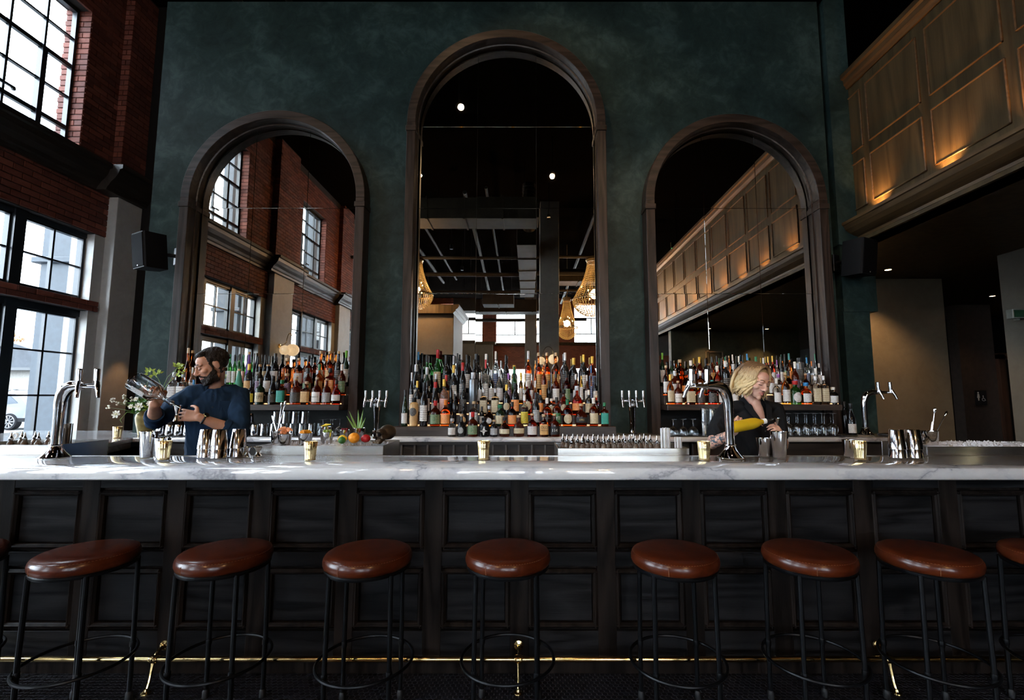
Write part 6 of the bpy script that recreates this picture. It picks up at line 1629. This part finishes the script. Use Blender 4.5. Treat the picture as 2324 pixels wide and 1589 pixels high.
from mathutils import noise as mnoise
def wrinkle(me, amp, seed=0.0, stretch=(1, 1, .55)):
    # cloth folds: ridged noise pushed along the normals
    co = [v.co.copy() for v in me.vertices]; no = [v.normal.copy() for v in me.vertices]
    for v, p, n in zip(me.vertices, co, no):
        q = Vector((p.x * stretch[0], p.y * stretch[1], (p.z + p.x * .8) * stretch[2])) * 10 + Vector((seed, seed, seed))
        a = 1 - 2 * abs(mnoise.noise(q)); b2 = 1 - 2 * abs(mnoise.noise(q * 2.3 + Vector((9, 3, 1))))
        v.co = p + n * amp * (a * .75 + b2 * .35 - .5)
    me.update(); return me
def collar_band(root, NB, f2, sd, mat, O, r0=.058, r1=.078, open_ang=38, drop=.055, name='collar'):
    m = MB(); rs = []
    n = 28
    for i in range(n + 1):
        t_ = R(open_ang) + (2 * pi - 2 * R(open_ang)) * i / n
        d = f2 * cos(t_) + sd * sin(t_)
        fr = max(0, cos(t_)) ** 1.5
        top = NB + d * r0 + Vector((0, 0, .026 - .024 * fr)); bot = NB + d * (r1 + .022 * fr) + Vector((0, 0, -.014 - drop * fr))
        th = d * .005
        rs.append([tuple(top), tuple((top + bot) / 2 + d * .006), tuple(bot), tuple(bot + th), tuple((top + bot) / 2 + d * .012), tuple(top + th + Vector((0, 0, .002)))])
    m.rings(rs).xform(O); return m.build(name, mat, root)
# ---------------- bearded bartender in the blue shirt
mx, my = -2.235, 3.40
man = thing('person', 'bearded bartender in rolled-sleeve blue shirt pouring from a clear bottle into a jigger', 'person', (mx, my, 0))
O = Matrix.Translation((-mx, -my, 0)); rr = random.Random(4)
SHR, SHL = at(437, 896, 3.31), at(543, 894, 3.45)
yaw = math.atan2(SHL.y - SHR.y, SHL.x - SHR.x)
ER, EL = at(352, 956, 3.20), at(544, 984, 3.26); WR, WLh = at(350, 918, 2.97), at(453, 948, 3.12)
HC = at(481, 831, 3.33); NB = at(489, 877, 3.39)
b = MB()
S = head(b, headmat(HC, R(137), R(-22), R(4)))
tub(b, Matrix(), [tuple(S @ Vector((0, -.018, -.055))), tuple((S @ Vector((0, -.018, -.055)) + NB) / 2), tuple(NB), (NB.x, NB.y, NB.z - .06)], [.047, .049, .055, .07], 18)
T = [(mx, my, .90, .15, .105), (mx, my, 1.05, .145, .10), (mx, my, 1.2, .155, .105), (mx - .0, my, 1.32, .175, .108), (mx - .002, my - .005, 1.43, .165, .085), (NB.x, NB.y, 1.48, .055, .052)]
ring_body(b, yaw, T); legs(b, mx, my, yaw)
for sh, el, wr in ((SHR, ER, WR), (SHL, EL, WLh)):
    tub(b, Matrix(), [tuple(sh), tuple((sh + el) / 2), tuple(el)], [.050, .047, .042], 16)
    mid = el.lerp(wr, .35)
    tub(b, Matrix(), [tuple(el), tuple(mid), tuple(el.lerp(wr, .75)), tuple(wr)], [.041, .042, .032, .027], 16)
BAX0, BAX1 = at(302, 862, 2.90), at(391, 916, 2.95)
bd = (BAX1 - BAX0).normalized()
hand(b, WR + Vector((.0, .02, .0)), (.25, -.05, 1), (.35, -1, .1), -1, (1.0, 1.1, .7), 1.0, .6)
JM = at(403, 938, 3.085)
hand(b, WLh, (-1, -.05, .16), (.10, 1, -.35), -1, (.22, .38, .3), 1.0, .6, .07)
me = blob_mesh(b.xform(O), .0042, SKIN_M, 'body', 3); link('body', me, man)
face_parts(man, S, O, pm('lip_pink', (.36, .13, .10), .5), HAIR_D, HAIR_D)
# shirt with rolled sleeves
c = MB()
ring_body(c, yaw, [(mx, my, .86, .190, .135), (mx, my, .95, .182, .130), (mx, my, 1.05, .172, .124), (mx, my, 1.18, .180, .128), (mx, my, 1.30, .197, .132), (mx - .0, my, 1.40, .196, .118), (mx - .002, my - .004, 1.458, .150, .094), (NB.x, NB.y - .003, 1.492, .068, .066)])
for sh, el, wr, cut in ((SHR, ER, WR, .30), (SHL, EL, WLh, .30)):
    inn = Vector((NB.x, NB.y, 1.455)).lerp(sh, .55)
    tub(c, Matrix(), [tuple(inn), tuple(sh + Vector((0, 0, -.006))), tuple((sh + el) / 2), tuple(el)], [.070, .073, .066, .058], 18)
    tub(c, Matrix(), [tuple(el), tuple(el.lerp(wr, cut))], [.058, .054], 18)
me = wrinkle(blob_mesh(c.xform(O), .006, DENIM, 'shirt', 4), .012); sh_o = link('shirt', me, man)
for el, wr, cut in ((ER, WR, .30), (EL, WLh, .30)):
    q = MB(); p0, p1 = el.lerp(wr, cut - .02), el.lerp(wr, cut + .12)
    q.tube([tuple(p0), tuple(p0.lerp(p1, .2)), tuple(p0.lerp(p1, .8)), tuple(p1), tuple(p0.lerp(p1, .9))], [.055, .059, .056, .052, .046], 18, False).xform(O); q.build('rolled_cuff', DENIM, sh_o)
f2 = Vector((sin(yaw), -cos(yaw), 0)); sd = Vector((cos(yaw), sin(yaw), 0))
collar_band(sh_o, NB + Vector((0, 0, -.012)), f2, sd, DENIM, O)
pk = MB(); pc = NB + f2 * .118 + Vector((0, 0, -.16)) + sd * .085
pk.box(-.05, .05, -.006, .004, -.055, .055, .002).xform(Matrix.Translation(pc) @ Matrix.Rotation(yaw, 4, 'Z')).xform(O); pk.build('chest_pocket', DENIM, sh_o)
for i in range(6):
    p = NB + f2 * (.100 + .022 * min(i, 2)) + Vector((0, 0, -.07 - .08 * i))
    q = MB().ball(tuple(O @ p), .005, 8, 5); q.build('button', pm('navy_button', (.01, .015, .03), .3), sh_o)
q = MB(); legs(q, mx, my, yaw, 1, .012); ring_body(q, yaw, [(mx, my, .80, .165, .12), (mx, my, .92, .162, .118)]); link('trousers', blob_mesh(q.xform(O), .009, BLKPANT, 'trousers', 3), man)
shoes(man, mx, my, yaw, O)
# hair and beard grown as tufts
h = MB(); ell(h, S, (0, -.026, .036), (.0765, .094, .088))
for i in range(700):
    a = rr.uniform(0, 2 * pi); e = rr.uniform(-.15, 1); q = math.sqrt(1 - min(1, e * e)); d = (cos(a) * q, sin(a) * q, e)
    if d[1] > .35 and d[2] < .62: continue
    if abs(d[0]) > .7 and d[1] > .15 and d[2] < .05: continue
    ell(h, S, (d[0] * .077, -.022 + d[1] * .100, .032 + d[2] * .094), (rr.uniform(.006, .010), rr.uniform(.006, .010), rr.uniform(.006, .011)), 7, 5)
for i in range(60):
    a = rr.uniform(-1, 1); ell(h, S, (a * .052, .052 + rr.uniform(-.01, .012) - abs(a) * .02, .088 + rr.uniform(0, .016)), (.012, .014, .012), 7, 5)
for s in (-1, 1):
    for i in range(14): ell(h, S, (s * .072, -.045 + rr.uniform(-.02, .03), rr.uniform(-.06, .02)), (.008, .012, .012), 7, 5)
    for i in range(12): ell(h, S, (s * .0665, .018 + rr.uniform(-.006, .006), -.045 + i * .009), (.0055, .009, .008), 7, 5)
link('hair', blob_mesh(h.xform(O), .0042, HAIR_D, 'hair', 1, .4), man)
h = MB()
for i in range(330):
    a = rr.uniform(-1, 1); z = rr.uniform(-.112, -.040)
    w = abs(a); x = a * .066
    if w < .38 and z > -.078: continue
    y = .078 - 1.05 * x * x / .066 * 1.0 + (-.10 - z) * .06 - max(0, -.085 - z) * .5
    if z > -.06 and w < .62: continue
    ell(h, S, (x, y + .004 + .013 * max(0, 1 - w * 1.6), z), (.0085, .0085, .010), 7, 5)
for s_ in (-1, 1):
    for i in range(120):
        q = rr.uniform(0, 1); z = -.045 - .055 * q + rr.uniform(-.012, .012); ell(h, S, (s_ * (.0675 - .020 * q + rr.uniform(-.004, .002)), .012 + .055 * q + rr.uniform(-.008, .008), z), (.0085, .0085, .0095), 7, 5)
for i in range(50):
    a = rr.uniform(-1, 1); ell(h, S, (a * .024, .090 - abs(a) * .012, rr.uniform(-.104, -.078)), (.008, .007, .008), 7, 5)
for i in range(60):
    ell(h, S, (rr.uniform(-.03, .03), .072 + rr.uniform(-.02, .012), -.108 + rr.uniform(-.008, .010)), (.010, .010, .009), 7, 5)
for i in range(40):
    a = rr.uniform(-1, 1); ell(h, S, (a * .030, .097 - abs(a) * .016, -.047 - abs(a) * .014 + rr.uniform(-.002, .002)), (.006, .006, .0045), 7, 5)
link('beard', blob_mesh(h.xform(O), .0042, HAIR_D, 'beard', 1, .4), man)
# wrist watch
wp = EL.lerp(WLh, .90); wd = (WLh - EL).normalized(); up = Vector((0, -.55, .83)); up = (up - wd * up.dot(wd)).normalized(); sx_ = wd.cross(up)
wa = MB().tube([tuple(O @ (wp + (up * cos(t_) + sx_ * sin(t_)) * .0315)) for t_ in [2 * pi * i / 24 for i in range(24)]], .006, 8, False, True).build('watch', pm('black_strap', (.012, .011, .010), .5), man)
Mw = O @ Matrix.Translation(wp + up * .036) @ up.to_track_quat('Z', 'Y').to_matrix().to_4x4()
MB().lathe([(.001, -.004), (.018, -.004), (.019, .002), (.017, .006), (.0155, .0062)], 24).xform(Mw).build('watch_case', BRASS, wa); MB().lathe([(.001, .0055), (.0155, .0055), (.0155, .0064), (.001, .0066)], 20).xform(Mw).build('watch_dial', pm('dial_black', (.01, .01, .012), .2), wa)
# clear bottle and jigger in his hands
def held_bottle(p0, p1, prof, mat, name, label, cat):
    t = thing(name, label, cat, p0); d = Vector(p1) - Vector(p0); L_ = d.length
    M = d.to_track_quat('Z', 'X').to_matrix().to_4x4()
    return t, M, L_
t, M, L_ = held_bottle(BAX0, BAX1, None, None, 'tilted_bottle', 'clear glass bottle held tilted by the bearded bartender', 'bottle')
MB().lathe([(r, q * L_) for r, q in ((.050, 0), (.057, .012), (.059, .05), (.059, .54), (.052, .61), (.030, .69), (.016, .74), (.0135, .80), (.0135, .95), (.016, .955), (.016, 1.0), (.012, 1.0), (.011, .80), (.026, .66), (.055, .52), (.0555, .05), (.001, .04))], 28, cap=False).xform(M).build('bottle_glass', CLEAR, t, True, 50)
q = MB(); rs = []
for z in (.16, .46): rs.append([(.0597 * cos(a), .0597 * sin(a), z * L_) for a in [1.9 + 2.5 * i / 12 for i in range(13)]])
q.rings(rs, False, False).xform(M).build('label', LM['w'], t, True, 60)
MB().lathe([(.0105, .97 * L_), (.012, 1.0 * L_), (.008, 1.03 * L_), (.0045, 1.05 * L_), (.0045, 1.16 * L_), (.003, 1.2 * L_)], 12).xform(M).build('pour_spout', CHROME, t)
o = jigger_mesh(.105).build('jigger', TIN); o.location = (JM.x - .004, JM.y, JM.z - .055); tag(o, 'double-cone steel jigger pinched by the bearded bartender', 'jigger')

# ---------------- blonde bartender in black
wx, wy = 1.545, 3.29
wom = thing('person', 'blonde bartender in black short-sleeved shirt pouring yellow juice into a jigger', 'person', (wx, wy, 0))
O = Matrix.Translation((-wx, -wy, 0)); rr = random.Random(9)
SHR, SHL = at(1648, 927, 3.24), at(1759, 924, 3.30)
yaw = math.atan2(SHL.y - SHR.y, SHL.x - SHR.x)
ER, EL = at(1616, 1008, 3.10), at(1776, 1012, 3.20); WR, WLh = at(1668, 980, 2.98), at(1777, 992, 2.97)
HC = at(1715, 867, 3.20); NB = at(1707, 910, 3.27)
b = MB()
S = head(b, headmat(HC, R(195), R(-19), R(-8)), True)
tub(b, Matrix(), [tuple(S @ Vector((0, -.028, -.055))), tuple((S @ Vector((0, -.028, -.055)) + NB) / 2), tuple(NB), (NB.x, NB.y + .01, NB.z - .06)], [.046, .046, .052, .07], 18)
zS = SHR.z
T = [(wx, wy, .84, .15, .11), (wx, wy, .98, .125, .09), (wx, wy, 1.12, .135, .10), (wx, wy, 1.22, .148, .105), (wx, wy, 1.325, .145, .085), (NB.x, NB.y, 1.39, .05, .048)]
ring_body(b, yaw, T); legs(b, wx, wy, yaw)
for sh, el, wr in ((SHR, ER, WR), (SHL, EL, WLh)):
    tub(b, Matrix(), [tuple(sh + Vector((0, 0, -.012))), tuple((sh + el) / 2), tuple(el)], [.042, .040, .036], 16)
    tub(b, Matrix(), [tuple(el), tuple(el.lerp(wr, .35)), tuple(el.lerp(wr, .75)), tuple(wr)], [.035, .036, .026, .022], 16)
f2 = Vector((sin(yaw), -cos(yaw), 0)); sd = Vector((cos(yaw), sin(yaw), 0))
# the skin showing in the open neckline
ell(b, Matrix.Translation(NB + f2 * .055 + Vector((0, 0, -.085))) @ Matrix.Rotation(yaw, 4, 'Z') @ Matrix.Rotation(R(-14), 4, 'X'), (0, 0, 0), (.040, .040, .105))
YB0_, YB1_ = at(1656, 972, 2.915), at(1738, 956, 2.945)
tr_ = hand(b, WR + Vector((.0, .025, .0)), (.55, -.08, .80), (-.15, -1, .1), -1, (1.25, 1.0, .6), .92, .5)
tl_ = hand(b, WLh, (-.50, -.35, .62), (-.75, .25, -.3), 1, (.6, .7, .5), .90, .5)
SKIN_T, ds_ = tattoo_skin(); ds_.inputs[1].default_value = O @ ER.lerp(WR, .32)
me = blob_mesh(b.xform(O), .004, SKIN_T, 'body', 3); link('body', me, wom)
face_parts(wom, S, O, pm('lip_rose', (.42, .12, .11), .4), pm('brow_brown', (.09, .045, .022), .6), pm('lash_dark', (.02, .012, .01), .6))
for p, d in tl_[:4] + tr_[:4]:
    q = MB(); ell(q, Matrix.Translation(O @ p) @ d.to_track_quat('Z', 'Y').to_matrix().to_4x4(), (0, -.003, .001), (.0052, .004, .0068), 8, 6); q.build('fingernail', pm('dark_nail', (.02, .006, .008), .25), wom)
c = MB()
ring_body(c, yaw, [(wx, wy, .80, .185, .135), (wx, wy, .90, .172, .125), (wx, wy, 1.0, .158, .112), (wx, wy, 1.12, .160, .118), (wx, wy, 1.22, .170, .124), (wx, wy, 1.305, .168, .106), (wx + .0, wy, 1.358, .128, .080), (NB.x, NB.y + .01, 1.390, .066, .056)])
for sh, el, cut in ((SHR, ER, .72), (SHL, EL, .72)):
    inn = Vector((NB.x, NB.y, 1.36)).lerp(sh, .5)
    tub(c, Matrix(), [tuple(inn), tuple(sh + Vector((0, 0, -.016))), tuple(sh.lerp(el, .4)), tuple(sh.lerp(el, cut))], [.052, .058, .057, .059], 18)
sh_o = link('shirt', wrinkle(blob_mesh(c.xform(O), .006, BLKSHIRT, 'shirt', 4), .010, 5.0), wom)
for s in (-1, 1):
    q = MB(); P_ = [NB - f2 * .050 + sd * s * .030 + Vector((0, 0, .030)), NB + sd * s * .066 + Vector((0, 0, .022)), NB + f2 * .060 + sd * s * .058 + Vector((0, 0, -.030)), NB + f2 * .104 + sd * s * .030 + Vector((0, 0, -.105)), NB + f2 * .118 + sd * s * .004 + Vector((0, 0, -.165))]
    W_ = (.022, .034, .040, .032, .006)
    q.rings([[tuple(p), tuple(p + sd * s * w + Vector((0, 0, -w * .5)) + f2 * .004), tuple(p + sd * s * w + Vector((0, 0, -w * .5)) + f2 * .008), tuple(p + f2 * .006)] for p, w in zip(P_, W_)]).xform(O); q.build('collar', BLKSHIRT, sh_o)
for i in range(4):
    p = NB + f2 * (.126 + .006 * min(i, 1)) + Vector((0, 0, -.20 - .075 * i)); q = MB().ball(tuple(O @ p), .0045, 8, 5); q.build('button', pm('black_button', (.03, .03, .032), .25), sh_o)
q = MB(); legs(q, wx, wy, yaw, 1, .010); ring_body(q, yaw, [(wx, wy, .74, .165, .125), (wx, wy, .90, .158, .115)]); link('trousers', blob_mesh(q.xform(O), .009, BLKPANT, 'trousers', 3), wom)
shoes(wom, wx, wy, yaw, O)
# wavy bob, dark at the roots
def hairmat():
    m, nt, N, L, b_ = newmat('blonde_wavy_hair')
    tc = N.new('ShaderNodeTexCoord'); sp = N.new('ShaderNodeSeparateXYZ'); L.new(tc.outputs['Generated'], sp.inputs[0])
    n = noise(N, L, texco(N, L, (1, 1, .25)), 130, 3, .6)
    ad = N.new('ShaderNodeMath'); ad.operation = 'MULTIPLY_ADD'; ad.inputs[1].default_value = .35; L.new(n.outputs[0], ad.inputs[0]); L.new(sp.outputs[2], ad.inputs[2])
    r = ramp(N, L, ad.outputs[0], [(.2, (.50, .35, .17)), (.62, (.66, .49, .25)), (.95, (.30, .18, .08)), (1.08 if False else 1.0, (.12, .065, .03))])
    L.new(r.outputs[0], b_.inputs['Base Color']); b_.inputs['Roughness'].default_value = .42; bumpit(N, L, n.outputs[0], b_, .5, .004)
    return m
BLONDE = hairmat()
h = MB(); ell(h, S, (0, -.028, .040), (.081, .097, .090))
def lock(px, py, side, length, ph, out, fwd, r=.010):
    """one lock: off the parting, over the skull, then down in waves (head coordinates)"""
    pts = []; rad = []
    n = 15
    for i in range(n):
        t_ = i / (n - 1)
        if t_ < .4:
            a = (t_ / .4) * (pi / 2) * 1.02
            x = px + side * (.084 * sin(a)); z = .040 + .094 * cos(a); y = py * (1 - .1 * t_)
            z -= .10 * (py + .02) ** 2 / .01 * .12
        else:
            q = (t_ - .4) / .6
            x = px * (1 - q) * .3 + side * (.084 + out * q + .015 * sin(q * 8.5 + ph)); y = py * .96 + fwd * q + .012 * cos(q * 8.5 + ph); z = .040 - q * length
        lim = math.sqrt(max(.05, 1 - (min(.09, abs(py + .028)) / .105) ** 2))
        pts.append((side * max(abs(x) * lim, 0) if t_ > .15 else x * lim, y, z)); rad.append(r * (.75 + .5 * sin(pi * min(1, t_ * 1.05)) if t_ < .9 else .55))
    rad[-1] = r * .15
    q2 = MB().tube([tuple(S @ Vector(p)) for p in pts], rad, 7); h.add(q2.v, q2.f)
for side in (-1, 1):
    for i in range(44):
        py = -.115 + .150 * (i / 43)
        lock(.012 * side * rr.uniform(-.3, .5), py, side, rr.uniform(.125, .165) - (.012 if py > .03 else 0), rr.uniform(0, 6), rr.uniform(-.002, .024), rr.uniform(-.014, .016), rr.uniform(.006, .010))
    for i in range(12):
        py = .026 + .026 * (i / 11)
        lock(.010 * side, py, side, rr.uniform(.11, .165), rr.uniform(0, 6), rr.uniform(.006, .026), rr.uniform(-.020, .004), .0075)
for i in range(16):   # back of the head
    a = -1 + 2 * i / 15
    pts = [(a * .02, -.05, .125), (a * .06, -.105, .09), (a * .078, -.128, .03), (a * .085, -.130, -.03), (a * .086 + .008 * sin(i), -.118, -.09), (a * .084, -.100, -.125 - .01 * (i % 3))]
    q2 = MB().tube([tuple(S @ Vector(p)) for p in pts], [.012, .014, .015, .014, .011, .003], 7); h.add(q2.v, q2.f)
link('hair', (h.xform(O)).mesh('hair', BLONDE, True, 60), wom)
# juice bottle and jigger in her hands
t, M, L_ = held_bottle(YB0_, YB1_, None, None, 'juice_bottle', 'bottle of yellow juice held sideways by the blonde bartender', 'bottle')
JUICE = pm('yellow_juice', (.80, .52, .02), .25, 0, .08, 10, 0, .5, .25)
MB().lathe([(r, q * L_) for r, q in ((.030, 0), (.034, .01), (.035, .05), (.035, .62), (.030, .74), (.018, .84), (.0145, .88), (.0145, .93))], 24).xform(M).build('juice_body', JUICE, t, True, 50)
MB().lathe([(.0155, .91 * L_), (.0165, .92 * L_), (.0165, 1.0 * L_), (.013, 1.01 * L_)], 16).xform(M).build('bottle_collar', pm('white_plastic', (.8, .8, .78)), t)
MB().lathe([(.011, 1.0 * L_), (.0095, 1.05 * L_), (.0055, 1.10 * L_), (.0045, 1.30 * L_), (.003, 1.33 * L_)], 12).xform(M).build('pour_spout', pm('dark_spout', (.03, .03, .03), .2), t)
JW = at(1762, 966, 2.955)
o = jigger_mesh(.10).build('jigger', TIN); o.location = (JW.x, JW.y, JW.z - .055); tag(o, 'double-cone steel jigger held over the tall tin by the blonde bartender', 'jigger')
bpy.context.view_layer.update()
